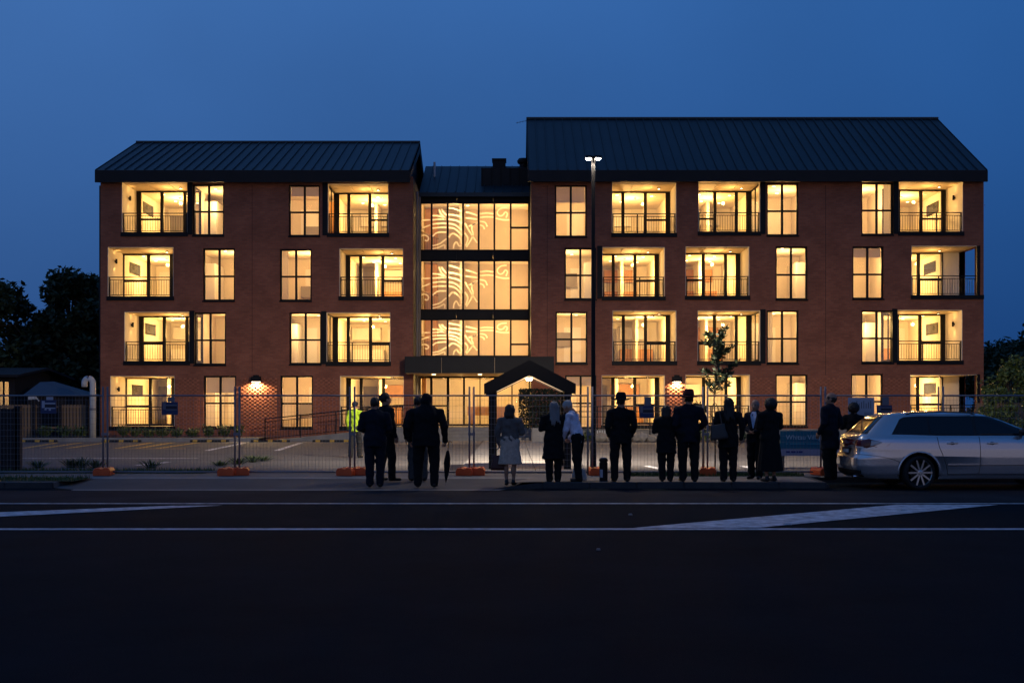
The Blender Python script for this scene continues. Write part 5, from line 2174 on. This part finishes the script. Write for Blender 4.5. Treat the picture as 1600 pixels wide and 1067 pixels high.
    def headpose(v):
        v = (np.array(v) - np.array((0, -.01, 1.50))) * 1.10 + np.array((0, -.01, 1.475))
        v = rotx(v, nod, np.array((0, -.01, 1.53)))
        v = rotz(v, look, np.array((0, -.01, 0)))
        return rotx(v, lean, piv)
    Vs.append(headpose(HEAD_V))
    Qs.append(HEAD_Q + n)
    Ms.append(HEAD_M)
    n += len(HEAD_V)
    hands = []
    for sd, arm, gr in ((-1, aL, gripL), (1, aR, gripR)):
        e0, w0 = L(arm[0]), L(arm[1])
        HV, HQ = HAND[1.3 if gr else .35]
        dd = Vector(w0 - e0).normalized()
        z_ = -dd
        y_ = Vector((0, 1, 0.001)) - z_ * z_.dot(Vector((0, 1, 0.001)))
        if y_.length < .2:
            y_ = Vector((-sd * 1.0, 0, .6)) - z_ * z_.dot(Vector((-sd * 1.0, 0, .6)))
        y_.normalize()
        x_ = y_.cross(z_)
        if sd < 0:
            hv = HV * np.array((-1, 1, 1))
            hq = HQ[:, ::-1]
        else:
            hv, hq = HV, HQ
        Rm = np.array([list(x_), list(y_), list(z_)])
        wv = hv @ Rm + w0 - np.array(dd) * .0
        Vs.append(wv)
        Qs.append(hq + n)
        Ms.append(np.full(len(hq), 3))
        n += len(wv)
        hands.append(np.array(w0) + np.array(dd) * .09)
    V = np.concatenate(Vs) * k
    Q = np.concatenate(Qs)
    mi = np.concatenate(Ms)
    me = bpy.data.meshes.new('body')
    me.from_pydata(V.tolist(), [], Q.tolist())
    for m in (top, skin if legskin else legs, shoe, skin, EYE, skirt[2] if skirt else legs):
        me.materials.append(m)
    me.polygons.foreach_set('material_index', mi.astype(np.int32))
    me.polygons.foreach_set('use_smooth', [True] * len(me.polygons))
    me.update()
    ob = bpy.data.objects.new('body', me)
    COL.objects.link(ob)
    ob.parent = o
    if hair and not (hood):
        if hair not in HAIR:
            HAIR[hair] = hair_mesh(hair)
        hv, hq = HAIR[hair]
        me = bpy.data.meshes.new('hair')
        me.from_pydata((headpose(hv) * k).tolist(), [], hq.tolist())
        me.materials.append(hairmat or FAB['dark_hair'])
        me.polygons.foreach_set('use_smooth', [True] * len(me.polygons))
        hb = bpy.data.objects.new('hair', me)
        COL.objects.link(hb)
        hb.parent = o
    if hat:
        q = MB()
        if hat[0] == 'brim':
            q.lathe([(.0005, .125), (.05, .135), (.084, .118), (.096, .065), (.100, .012), (.15, -.002), (.19, .002), (.196, -.008), (.15, -.016), (.099, -.004), (.0005, .0)], (0, 0, 0), 28, 1.0, 1.10)
            q.v = [(v[0], v[1], v[2] + .35 * max(0, abs(v[0]) - .11)) for v in q.v]
        else:
            q.lathe([(.0005, .07), (.06, .065), (.10, .035), (.108, .0), (.0005, -.005)], (0, 0, 0), 28, .95, 1.15)
            q.lathe([(.0005, .012), (.07, .006), (.075, -.006), (.0005, -.002)], (0, .09, 0), 20, 1, .7)
        hv = np.array(q.v) + np.array((0, -.01, 1.70))
        q.v = [tuple(p) for p in headpose(hv) * k]
        q.build('hat', hat[1], o, world=False, smooth=True)
        if hat[0] == 'brim':
            q = MB()
            q.lathe([(.102, .012), (.1025, .014), (.099, .042), (.097, .045)], (0, 0, 0), 28, 1.0, 1.10)
            hv = np.array(q.v) + np.array((0, -.01, 1.70))
            q.v = [tuple(p) for p in headpose(hv) * k]
            q.build('hat_band', BLK, o, world=False, smooth=True)
    return o, [rotz(hh * k, rz) + np.array(o.location) for hh in hands], k


FAB['dark_hair'] = mat('dark_hair', (.012, .009, .008), .6)
GREYH = mat('grey_hair', (.20, .185, .18), .6)
WHITEH = mat('white_hair', (.36, .34, .32), .6)
BROWNH = mat('brown_hair', (.035, .022, .015), .6)
HIVIS = fabric('hi_vis_cloth', (.42, .62, .03), .7)
LILAC = fabric('pale_shirt', (.66, .66, .78))
GREYC = fabric('grey_cardigan', (.13, .11, .10))
BEIGE = fabric('beige_skirt', (.50, .38, .30))
MAROON = fabric('maroon_felt', (.09, .022, .02))
TROUS = fabric('grey_trouser', (.075, .072, .072))

fold = ((-.27, .02, 1.17), (-.06, .24, 1.20))
foldR = ((.27, .02, 1.17), (.08, .25, 1.18))
backL, backR = ((-.30, -.06, 1.17), (-.10, -.20, 1.02)), ((.30, -.06, 1.17), (.10, -.20, 1.00))
pockL, pockR = ((-.275, -.05, 1.15), (-.235, .09, .95)), ((.275, -.05, 1.15), (.235, .09, .95))

# worker in the car park
person('worker in bright yellow vest and dark trousers standing in the car park behind the fence', 555, 34.8, .12, 1.68, R(-15), 1.05, top=HIVIS, legs=CHAR, hem=.82, step=.10, stance=.11, group=None)
person('man in dark suit jacket seen from behind beside the worker in the yellow vest', 586, 23.0, .04, 1.76, R(4), 1.3, top=NAVY, legs=NAVY, hem=.80, armL=foldR and ((-.28, .0, 1.16), (-.16, .20, 1.08)), armR=((.28, .0, 1.16), (.16, .2, 1.08)), belly=.08, stance=.10, look=R(-12), hairmat=BROWNH)
person('man in dark coat turned sideways looking up, close behind the suited man', 604, 24.1, .09, 1.82, R(-55), 1.05, top=BLK, legs=BLK, hem=.78, nod=R(-14), stance=.11, step=.08, hair='short')
bigm, hands4, k4 = person('broad man in black hooded jacket holding a folded umbrella', 666, 22.95, .04, 1.83, R(-4), 1.50, top=BLK, legs=BLK, hem=.78, belly=.22, stance=.155, hood=True, armR=((.345, -.02, 1.15), (.35, .09, .88)), armL=((-.345, -.02, 1.15), (-.33, .08, .90)), gripR=True)
person('person in grey trousers mostly hidden behind the hooded man', 653, 24.1, .09, 1.74, R(10), 1.05, top=BLK, legs=TROUS, hem=.82, stance=.13)
w5, hands5, k5 = person('woman in grey cardigan and pale pleated skirt at the gate shelter, seen from behind', 797, 23.2, .06, 1.60, R(-8), 1.2, top=GREYC, hem=.90, skirt=(.46, .27, BEIGE), legskin=True, stance=.075, hair='bob', hairmat=BROWNH, armL=((-.27, -.04, 1.17), (-.25, .02, .92)), armR=((.26, .02, 1.16), (.13, .22, 1.12)), gripL=True, look=R(-15))
person('woman with long grey hair in a long black coat', 865, 23.45, .1, 1.62, R(6), 1.22, top=BLK, legs=BLK, hem=.52, flare=.05, hair='long', hairmat=GREYH, armL=fold, armR=foldR, look=R(10))
w7, hands7, k7 = person('grey haired person in pale shirt stooping toward the long haired woman', 903, 23.5, .115, 1.68, R(62), 1.0, top=LILAC, legs=BLK, hem=.84, lean=R(17), nod=R(22), hair='short', hairmat=WHITEH, armL=((-.20, .14, 1.14), (-.12, .30, 1.0)), armR=((.21, .10, 1.14), (.12, .25, .98)), stance=.11, step=.06, gripR=True)
person('man in black suit and brimmed black hat standing alone beside the bollard', 970, 23.45, .12, 1.72, R(2), 1.24, top=BLK, legs=BLK, hem=.78, armL=pockL, armR=pockR, stance=.13, hat=('brim', BLK))
person('short woman in black beside the man in the maroon hat', 1041, 23.5, .12, 1.52, R(-8), 1.28, top=BLK, legs=BLK, hem=.66, flare=.03, hair='bob', hairmat=BROWNH, armL=fold, armR=foldR)
person('tall man in dark jacket and maroon brimmed hat, seen from behind', 1076, 23.45, .12, 1.78, R(4), 1.32, top=NAVY, legs=BLK, hem=.78, armL=pockL, armR=((.32, -.02, 1.17), (.22, .18, 1.02)), stance=.12, hat=('brim', MAROON))
w11, hands11, k11 = person('woman with very long dark hair and a shoulder bag', 1138, 23.45, .12, 1.68, R(-2), 1.2, top=BLK, legs=BLK, hem=.72, flare=.02, hair='long', stance=.10)
person('man in open jacket and white shirt facing the street with clasped hands', 1180, 24.3, .12, 1.66, R(150), 1.05, top=NAVY, legs=BLK, hem=.80, armL=((-.26, .02, 1.15), (-.05, .22, 1.05)), armR=((.26, .02, 1.15), (.05, .22, 1.05)), hair='bald', hairmat=GREYH)
person('woman with curly dark hair in a long black dress with bare ankles', 1203, 23.5, .12, 1.66, R(22), 1.32, top=BLK, hem=.9, skirt=(.22, .30, BLK), legskin=True, hair='curly', armL=fold, armR=foldR, look=R(14))
person('bald man in a long dark overcoat standing at the rear of the silver car', 1297, 24.0, .12, 1.80, R(40), 1.18, top=NAVY, legs=BLK, hem=.62, flare=.03, hair='bald', hairmat=BROWNH, armL=pockL, armR=pockR, look=R(30), nod=R(-10))
person('woman with dark curly hair half hidden behind the silver car', 1334, 25.7 - .3, .12, 1.58, R(-20), 1.1, top=BLK, legs=BLK, hem=.7, hair='curly', armL=fold, armR=foldR)
# white shirt front of the man facing the street
mn = [o for o in bpy.data.objects if o.get('label', '').startswith('man in open jacket')][0]
q = MB()
kk = 1.66 / 1.75
q.prism([(x * kk, y * kk, z * kk) for x, y, z in ((-.07, .112, 1.41), (-.008, .134, 1.12), (.008, .134, 1.12), (.07, .112, 1.41), (.045, .075, 1.49), (-.045, .075, 1.49))], (0, .012, 0))
q.build('shirt_front', LILAC, mn, world=False)
# ---- carried things
hR = hands4[1]
um = thing('umbrella', 'folded black umbrella hanging point down from the hooded man', 'umbrella', (float(hR[0]), float(hR[1]), .05))
zt = float(hR[2]) - .05
q = MB()
q.tube([(0, 0, .12), (0, 0, zt + .04)], .007, 6)
q.tube([(0, 0, .01), (0, 0, .12)], [.004, .006], 6)
q.build('shaft', M['galv'], um, world=False)
q = MB()
q.lathe([(.006, .08), (.034, .22), (.06, .46), (.056, .56), (.034, .66), (.022, .70), (.010, .72)], (0, 0, 0), 14)
for i, v in enumerate(q.v):
    a = math.atan2(v[1], v[0])
    f = 1 + .25 * math.sin(a * 5 + v[2] * 6)
    q.v[i] = (v[0] * f, v[1] * f, v[2])
q.build('canopy', BLK, um, world=False)
q = MB()
q.tube([(0, 0, zt - .07), (0, 0, zt + .05)] + [(.03 - .03 * math.cos(R(a)), 0, zt + .05 + .03 * math.sin(R(a))) for a in range(20, 200, 30)], .011, 8)
q.build('handle', M['wood'], um, world=False)
um.rotation_euler = (0, R(4), 0)


def bag(name, label, loc, w, d, h, m, strap, soft=.02, rz=0):
    t_ = thing(name, label, 'bag', loc, rz)
    q = MB()
    n = 6
    for i in range(n + 1):
        f = i / n
        ww = w * (1 - .18 * f) * (1 + .05 * math.sin(f * 7))
        dd_ = d * (1 - .55 * f ** 2)
        for a in range(16):
            an = a / 16 * 2 * math.pi
            ca, sa = math.cos(an), math.sin(an)
            q.v.append((ww / 2 * math.copysign(abs(ca) ** .5, ca), dd_ / 2 * math.copysign(abs(sa) ** .6, sa), h * f))
    for i in range(n):
        for a in range(16):
            b2 = (a + 1) % 16
            q.f.append((i * 16 + a, i * 16 + b2, (i + 1) * 16 + b2, (i + 1) * 16 + a))
            q.mi.append(0)
    q.f.append(tuple(reversed(range(16))))
    q.f.append(tuple(n * 16 + a for a in range(16)))
    q.mi += [0, 0]
    q.build('pouch', m, t_, world=False, smooth=True)
    for y in (-d * .15, d * .15):
        q = MB()
        q.tube([(-w * .25, y, h * .98)] + [(-w * .25 * math.cos(R(a)), y * (1 - math.sin(R(a))), h + strap * math.sin(R(a))) for a in range(15, 180, 15)] + [(w * .25, y, h * .98)], .008, 6)
        q.build('handle', m, t_, world=False)
    return t_


hL = hands5[0]
bag('handbag', 'dark red handbag held by the woman in the pale skirt', (float(hL[0]), float(hL[1]), float(hL[2]) - .46), .34, .14, .30, mat('red_leather', (.055, .012, .012), .45), .14)
hb_ = hands7[1]
bag('carrier_bag', 'crumpled white carrier bag beside the stooping person', (PX(905, 23.9), 23.9, .122), .32, .2, .24, mat('white_plastic', (.42, .40, .38), .4, noise=(6, .2), bump=(9, .8)), .12)
sb = bag('shoulder_bag', 'grey shoulder bag on the left hip of the long haired woman', (PX(1124, 23.25), 23.25, .98), .36, .16, .30, mat('taupe_leather', (.055, .046, .04), .6), .44)
sb.rotation_euler = (0, R(-8), R(10))

# ================================================================== THE CAR: silver estate, nose to the right
CARX, CARY = 6.78, 23.66          # rear end and centre line
car = thing('parked_car', 'silver estate car parked at the kerb with dark side windows and alloy wheels', 'car', (CARX, CARY, 0))
car.scale = (1.06, 1.03, 1.06)
PAINT = mat('silver_paint', (.58, .58, .60), .26, .75, .5, coat=1.0)
CGLASS = mat('tinted_glass', (.006, .008, .010), .05, spec=.5)
TRIM = mat('dark_trim', (.010, .010, .011), .5)
GAP = mat('panel_gap', (.012, .012, .013), .8)
ALLOY = mat('alloy', (.55, .55, .56), .3, .9)
CHROME = mat('chrome', (.7, .7, .7), .12, 1.0)
TAILR = mat('tail_red', (.10, .008, .012), .12, spec=.6)
TAILC = mat('tail_clear', (.55, .52, .52), .12, spec=.6)
HW = .885


def lerp_tab(tab, z):
    for (z0, v0), (z1, v1) in zip(tab[:-1], tab[1:]):
        if z <= z1:
            t = (z - z0) / (z1 - z0)
            t = min(max(t, 0), 1)
            return v0 + (v1 - v0) * t
    return tab[-1][1]


XR = [(.20, .16), (.28, .05), (.42, .0), (.58, .0), (.63, .03), (.70, .055), (.86, .07), (.96, .09), (1.00, .13), (1.03, .20), (1.10, .27), (1.30, .48), (1.37, .57), (1.42, .78), (1.45, 1.15), (1.47, 1.6)]
XF = [(.20, 4.55), (.30, 4.72), (.50, 4.77), (.62, 4.72), (.70, 4.62), (.78, 4.40), (.86, 4.05), (.93, 3.70), (.98, 3.55), (1.02, 3.45), (1.15, 3.16), (1.30, 2.80), (1.38, 2.55), (1.42, 2.36), (1.45, 2.1), (1.47, 1.7)]
WD = [(.20, .83), (.30, .87), (.45, .885), (.60, .888), (.75, .882), (.88, .868), (.95, .850), (1.00, .815), (1.10, .765), (1.25, .685), (1.35, .625), (1.40, .575), (1.435, .48), (1.455, .34), (1.47, .06)]


def smooth_tab(tab):
    zs = np.array([t[0] for t in tab])
    v = np.array([t[1] for t in tab])
    zz = np.linspace(zs[0], zs[-1], 400)
    y = np.interp(zz, zs, v)
    ker = np.hanning(13)
    ker /= ker.sum()
    yp = np.pad(y, 6, mode='reflect', reflect_type='odd')
    return zz, np.convolve(yp, ker, 'valid')


TR, TF, TW = smooth_tab(XR), smooth_tab(XF), smooth_tab(WD)
fR = lambda z: float(np.interp(z, *TR))
fF = lambda z: float(np.interp(z, *TF))
fW = lambda z: float(np.interp(z, *TW))


def expo(z):
    return 7.5 if z < .98 else 7.5 + 1.0 * min(1, (z - .98) / .2)


def side_y(x, z):
    a = (fF(z) - fR(z)) / 2
    c = (fF(z) + fR(z)) / 2
    u = min(abs((x - c) / a), 1)
    n = expo(z)
    return fW(z) * (1 - u ** n) ** (1 / n)


def rear_x(y, z):
    a = (fF(z) - fR(z)) / 2
    c = (fF(z) + fR(z)) / 2
    n = expo(z)
    v = min(abs(y / fW(z)), 1)
    return c - a * (1 - v ** n) ** (1 / n)


levels = sorted(set([.20, .22, .25] + list(np.linspace(.28, 1.40, 62)) + list(np.linspace(1.405, 1.47, 16))))
NP = 160
q = MB()
for z in levels:
    a = (fF(z) - fR(z)) / 2
    c = (fF(z) + fR(z)) / 2
    n = expo(z)
    for k in range(NP):
        t = 2 * math.pi * k / NP
        ct, st_ = math.cos(t), math.sin(t)
        q.v.append((c + a * math.copysign(abs(ct) ** (2 / n), ct), fW(z) * math.copysign(abs(st_) ** (2 / n), st_), z))
for i in range(len(levels) - 1):
    for k in range(NP):
        k2 = (k + 1) % NP
        q.f.append((i * NP + k, i * NP + k2, (i + 1) * NP + k2, (i + 1) * NP + k))
        q.mi.append(0)
q.f.append(tuple(reversed(range(NP))))
q.f.append(tuple((len(levels) - 1) * NP + k for k in range(NP)))
q.mi += [0, 0]
body = q.build('body', [PAINT, TRIM], car, world=False, smooth=True)
WX = [1.16, 1.16 + 2.675]
WR = .318
for i, wx in enumerate(WX):
    for sd in (-1, 1):
        c = MB()
        c.tube([(wx, sd * .60, WR), (wx, sd * 1.1, WR)], .375, 40)
        cu = c.build('cutter', TRIM, None, world=False)
        cu.location = car.location
        cu.scale = car.scale
        md = body.modifiers.new('arch', 'BOOLEAN')
        md.operation = 'DIFFERENCE'
        md.solver = 'EXACT'
        md.object = cu
bpy.context.view_layer.update()
dg = bpy.context.evaluated_depsgraph_get()
nm = bpy.data.meshes.new_from_object(body.evaluated_get(dg))
body.modifiers.clear()
body.data = nm
for o in [o for o in bpy.data.objects if o.name.startswith('cutter')]:
    bpy.data.objects.remove(o)
# inside of the arches goes dark
if len(nm.materials) < 2:
    nm.materials.append(TRIM)
for p in nm.polygons:
    cc = p.center
    for wx in WX:
        if math.hypot(cc.x - wx, cc.z - WR) < .374 and abs(cc.y) < .90 and abs(p.normal.y) < .5 or (abs(abs(cc.y) - .60) < .01 and math.hypot(cc.x - wx, cc.z - WR) < .376):
            p.material_index = 1


def patch(name, poly, m, side=-1, off=.004, n=None, parent=car, rear=False, ny=10, thick=.0):
    """conformal panel: poly in (x,z) on the flank or (y,z) on the rear, cut into a fine grid by scanlines"""
    zs = [p[1] for p in poly]
    z0, z1 = min(zs), max(zs)
    rows = max(3, int((z1 - z0) / .02))
    q = MB()
    prev = None
    for i in range(rows + 1):
        z = z0 + (z1 - z0) * (i + (1e-4 if i == 0 else (-1e-4 if i == rows else 0))) / rows
        xs = []
        for (xa, za), (xb, zb) in zip(poly, poly[1:] + poly[:1]):
            if (za <= z < zb) or (zb <= z < za):
                xs.append(xa + (xb - xa) * (z - za) / (zb - za))
        if len(xs) < 2:
            continue
        xa, xb = min(xs), max(xs)
        row = []
        for k in range(ny + 1):
            u = xa + (xb - xa) * k / ny
            if rear:
                p = (rear_x(u, z) - off, u, z)
            else:
                p = (u, side * (side_y(u, z) + off), z)
            row.append(len(q.v))
            q.v.append(p)
        if prev:
            for k in range(ny):
                f = (prev[k], prev[k + 1], row[k + 1], row[k])
                q.f.append(f if (side < 0 or rear) else f[::-1])
                q.mi.append(0)
        prev = row
    return q.build(name, m, parent, world=False, smooth=True)


def strip(name, pts, w, m, side=-1, off=.002, rear=False, parent=car, n=14):
    P = catmull([(a, 0, b_) for a, b_ in pts], n) if len(pts) > 2 else [Vector((pts[0][0] + (pts[1][0] - pts[0][0]) * i / 12, 0, pts[0][1] + (pts[1][1] - pts[0][1]) * i / 12)) for i in range(13)]
    q = MB()
    for i, p in enumerate(P):
        d = (P[min(i + 1, len(P) - 1)] - P[max(i - 1, 0)]).normalized()
        nn = Vector((-d.z, 0, d.x)) * w / 2
        for s_ in (-1, 1):
            u, z = p.x + nn.x * s_, p.z + nn.z * s_
            q.v.append((rear_x(u, z) - off, u, z) if rear else (u, side * (side_y(u, z) + off), z))
    for i in range(len(P) - 1):
        q.f.append((2 * i, 2 * i + 1, 2 * i + 3, 2 * i + 2))
        q.mi.append(0)
    return q.build(name, m, parent, world=False)


for sd in (-1, 1):
    # one long dark glass band, split by black pillars: quarter, rear door, front door
    gp = [[(.74, 1.035), (1.36, 1.028), (1.36, 1.355), (.98, 1.335), (.90, 1.30)], [(1.40, 1.027), (2.20, 1.02), (2.20, 1.375), (1.40, 1.358)], [(2.26, 1.02), (3.22, 1.01), (3.10, 1.12), (2.72, 1.29), (2.50, 1.365), (2.26, 1.376)]]
    for g in gp:
        patch('side_window', g, CGLASS, sd, .006)
    patch('window_trim', [(.66, 1.015), (3.32, .985), (3.18, 1.10), (2.76, 1.315), (2.5, 1.388), (1.4, 1.378), (.96, 1.352), (.86, 1.31)], TRIM, sd, .003, ny=40)
    # door gaps
    strip('door_gap', [(1.50, .98), (1.53, .80), (1.60, .62), (1.66, .42), (1.68, .30)], .010, GAP, sd)
    strip('door_gap', [(2.28, .99), (2.29, .70), (2.28, .45), (2.26, .30)], .010, GAP, sd)
    strip('door_gap', [(3.36, .97), (3.34, .70), (3.28, .45), (3.26, .30)], .010, GAP, sd)
    strip('sill_gap', [(1.68, .285), (3.3, .285)], .012, GAP, sd)
    # moulding
    strip('side_moulding', [(1.68, .475), (2.26, .478)], .030, PAINT, sd, .012)
    strip('side_moulding', [(2.31, .478), (3.24, .482)], .030, PAINT, sd, .012)
    strip('moulding_shadow', [(1.68, .452), (3.24, .458)], .010, GAP, sd, .003)
    strip('bumper_gap', [(.03, .66), (.35, .63), (.62, .58), (.79, .52)], .008, GAP, sd)
    for hx in (1.68, 2.42):
        q = MB()
        y = sd * (side_y(hx + .1, .86) + .022)
        q.bar((hx, y, .862), (hx + .19, y, .868), .026, .028)
        q.bar((hx + .015, y - sd * .02, .862), (hx + .015, y, .862), .022)
        q.bar((hx + .175, y - sd * .02, .868), (hx + .175, y, .868), .022)
        hd = q.build('door_handle', PAINT, car, world=False, bevel=.006)
        q = MB()
        q.lathe([(.05, 0), (.0005, .0)], (0, 0, 0), 14, 1.0, .55)
        q.v = [(hx + .09 + v[0], sd * (side_y(hx + .09, .862 + v[1]) + .003), .862 + v[1]) for v in q.v]
        q.build('handle_cup', TRIM, hd, world=False)
    # mirror
    q = MB()
    q.lathe([(.0005, -.06), (.05, -.055), (.075, -.02), (.08, .02), (.06, .055), (.0005, .065)], (0, 0, 0), 14, .9, 1.2)
    q.v = [(3.06 + v[0], sd * (.93) + v[1], 1.07 + v[2]) for v in q.v]
    q.bar((3.08, sd * .80, 1.02), (3.08, sd * .90, 1.04), .05, .035)
    q.build('mirror', TRIM, car, world=False, smooth=True)
    # rear lamp: wraps from the tailgate round to the flank
    lampo = patch('tail_light', [(.0, .80), (.06, .765), (.30, .80), (.47, .868), (.50, .885), (.40, .905), (.15, .935), (.0, .94)], TAILR, sd, .007)
    patch('clear_lens', [(.27, .81), (.47, .868), (.495, .885), (.40, .90), (.29, .915)], TAILC, sd, .010, parent=lampo)
    ys = [(sd * .50, .79), (sd * .78, .77), (sd * .86, .80), (sd * .86, .935), (sd * .78, .945), (sd * .52, .915)]
    lp2 = patch('tail_light', ys, TAILR, 1, .006, rear=True)
    patch('clear_lens', [(sd * .56, .78), (sd * .75, .77), (sd * .75, .80), (sd * .56, .81)], TAILC, 1, .009, rear=True, parent=lp2)
# tailgate glass, plate recess, seams
patch('rear_window', [(-.64, 1.05), (.64, 1.05), (.50, 1.345), (-.50, 1.345)], CGLASS, 1, .006, rear=True, ny=24)
patch('rear_window_trim', [(-.67, 1.025), (.67, 1.025), (.53, 1.365), (-.53, 1.365)], TRIM, 1, .003, rear=True, ny=24)
pr = patch('plate_recess', [(-.29, .655), (.29, .655), (.34, .765), (-.34, .765)], TRIM, 1, .004, rear=True)
patch('number_plate', [(-.19, .672), (.19, .672), (.19, .735), (-.19, .735)], mat('plate_white', (.5, .5, .48), .5), 1, .012, rear=True)
strip('tailgate_gap', [(-.74, .63), (.74, .63)], .010, GAP, rear=True)
patch('lower_bumper', [(-.70, .23), (.70, .23), (.74, .36), (-.74, .36)], TRIM, 1, .004, rear=True, ny=24)
q = MB()
for a in range(24):
    a0, a1 = 2 * math.pi * a / 24, 2 * math.pi * (a + 1) / 24
    for (ra, rb) in ((.040, .052),):
        q.quad(*[(rear_x(r_ * math.cos(t), .845) - .008, r_ * 1.2 * math.cos(t), .845 + r_ * math.sin(t)) for r_, t in ((ra, a0), (ra, a1), (rb, a1), (rb, a0))])
em = [(-.036, .845 + .008), (-.018, .845 + .014), (0, .845 - .004), (.018, .845 + .014), (.036, .845 + .008)]
for (ya, za), (yb_, zb) in zip(em[:-1], em[1:]):
    q.bar((rear_x(0, .845) - .008, ya, za), (rear_x(0, .845) - .008, yb_, zb), .008)
q.build('badge', CHROME, car, world=False)
# roof rails, exhaust, front lamps and grille
for sd in (-1, 1):
    q = MB()
    q.tube([(1.0, sd * .575, 1.395), (1.1, sd * .575, 1.425), (1.7, sd * .565, 1.445), (2.2, sd * .57, 1.425), (2.3, sd * .57, 1.395)], .012, 6)
    q.build('roof_rail', TRIM, car, world=False)
    q = MB()
    q.bar((4.40, sd * .60, .66), (4.62, sd * .42, .62), .10, .10)
    q.build('headlight', TAILC, car, world=False, bevel=.02)
q = MB()
q.box(4.70, 4.775, -.40, .40, .42, .58)
q.build('grille', TRIM, car, world=False)
q = MB()
q.tube([(.02, -.55, .235), (.35, -.55, .235)], .032, 12)
q.build('exhaust', CHROME, car, world=False)
q = MB()
q.box(.5, 4.3, -.62, .62, .17, .21)
q.build('underbody', TRIM, car, world=False)
# wheels
tyre_me = None
for wx in WX:
    for sd in (-1, 1):
        w = bpy.data.objects.new('wheel', None)
        COL.objects.link(w)
        w.parent = car
        w.location = (wx, sd * .775, WR)
        w.rotation_euler = (R(90) if sd < 0 else R(-90), 0, R(11))
        if tyre_me is None:
            q = MB()
            q.lathe([(.248, -.10), (.28, -.108), (.307, -.098), (.317, -.07), (.317, .07), (.307, .098), (.28, .108), (.248, .10), (.235, .0), (.248, -.10)], (0, 0, 0), 48)
            t1 = q.build('tyre', M['rubber'], w, world=False, smooth=True)
            q = MB()
            q.lathe([(.250, .104), (.250, .092), (.238, .075), (.225, -.09)], (0, 0, 0), 48)
            q.lathe([(.055, .07), (.052, .095), (.03, .102), (.0005, .102)], (0, 0, 0), 20)
            for k in range(10):
                a = 2 * math.pi * k / 10
                d = Vector((math.cos(a), math.sin(a), 0))
                q.bar(d * .045 + Vector((0, 0, .085)), d * .240 + Vector((0, 0, .092)), .032, .022)
            t2 = q.build('rim', ALLOY, w, world=False)
            q = MB()
            q.lathe([(.17, .02), (.17, .035), (.0005, .035)], (0, 0, 0), 32)
            t3 = q.build('brake_disc', TRIM, w, world=False)
            tyre_me = (t1, t2, t3)
        else:
            for t_ in tyre_me:
                o = t_.copy()
                COL.objects.link(o)
                o.parent = w
        # flared lip round the arch
        q = MB()
        pts = []
        for a in range(-8, 189, 7):
            x, z = wx + .385 * math.cos(R(a)), WR + .385 * math.sin(R(a))
            if z > .24:
                pts.append((x, sd * (side_y(x, z) - .006), z))
        q.tube(pts, .020, 8)
        q.build('arch_lip', PAINT, car, world=False, smooth=True)
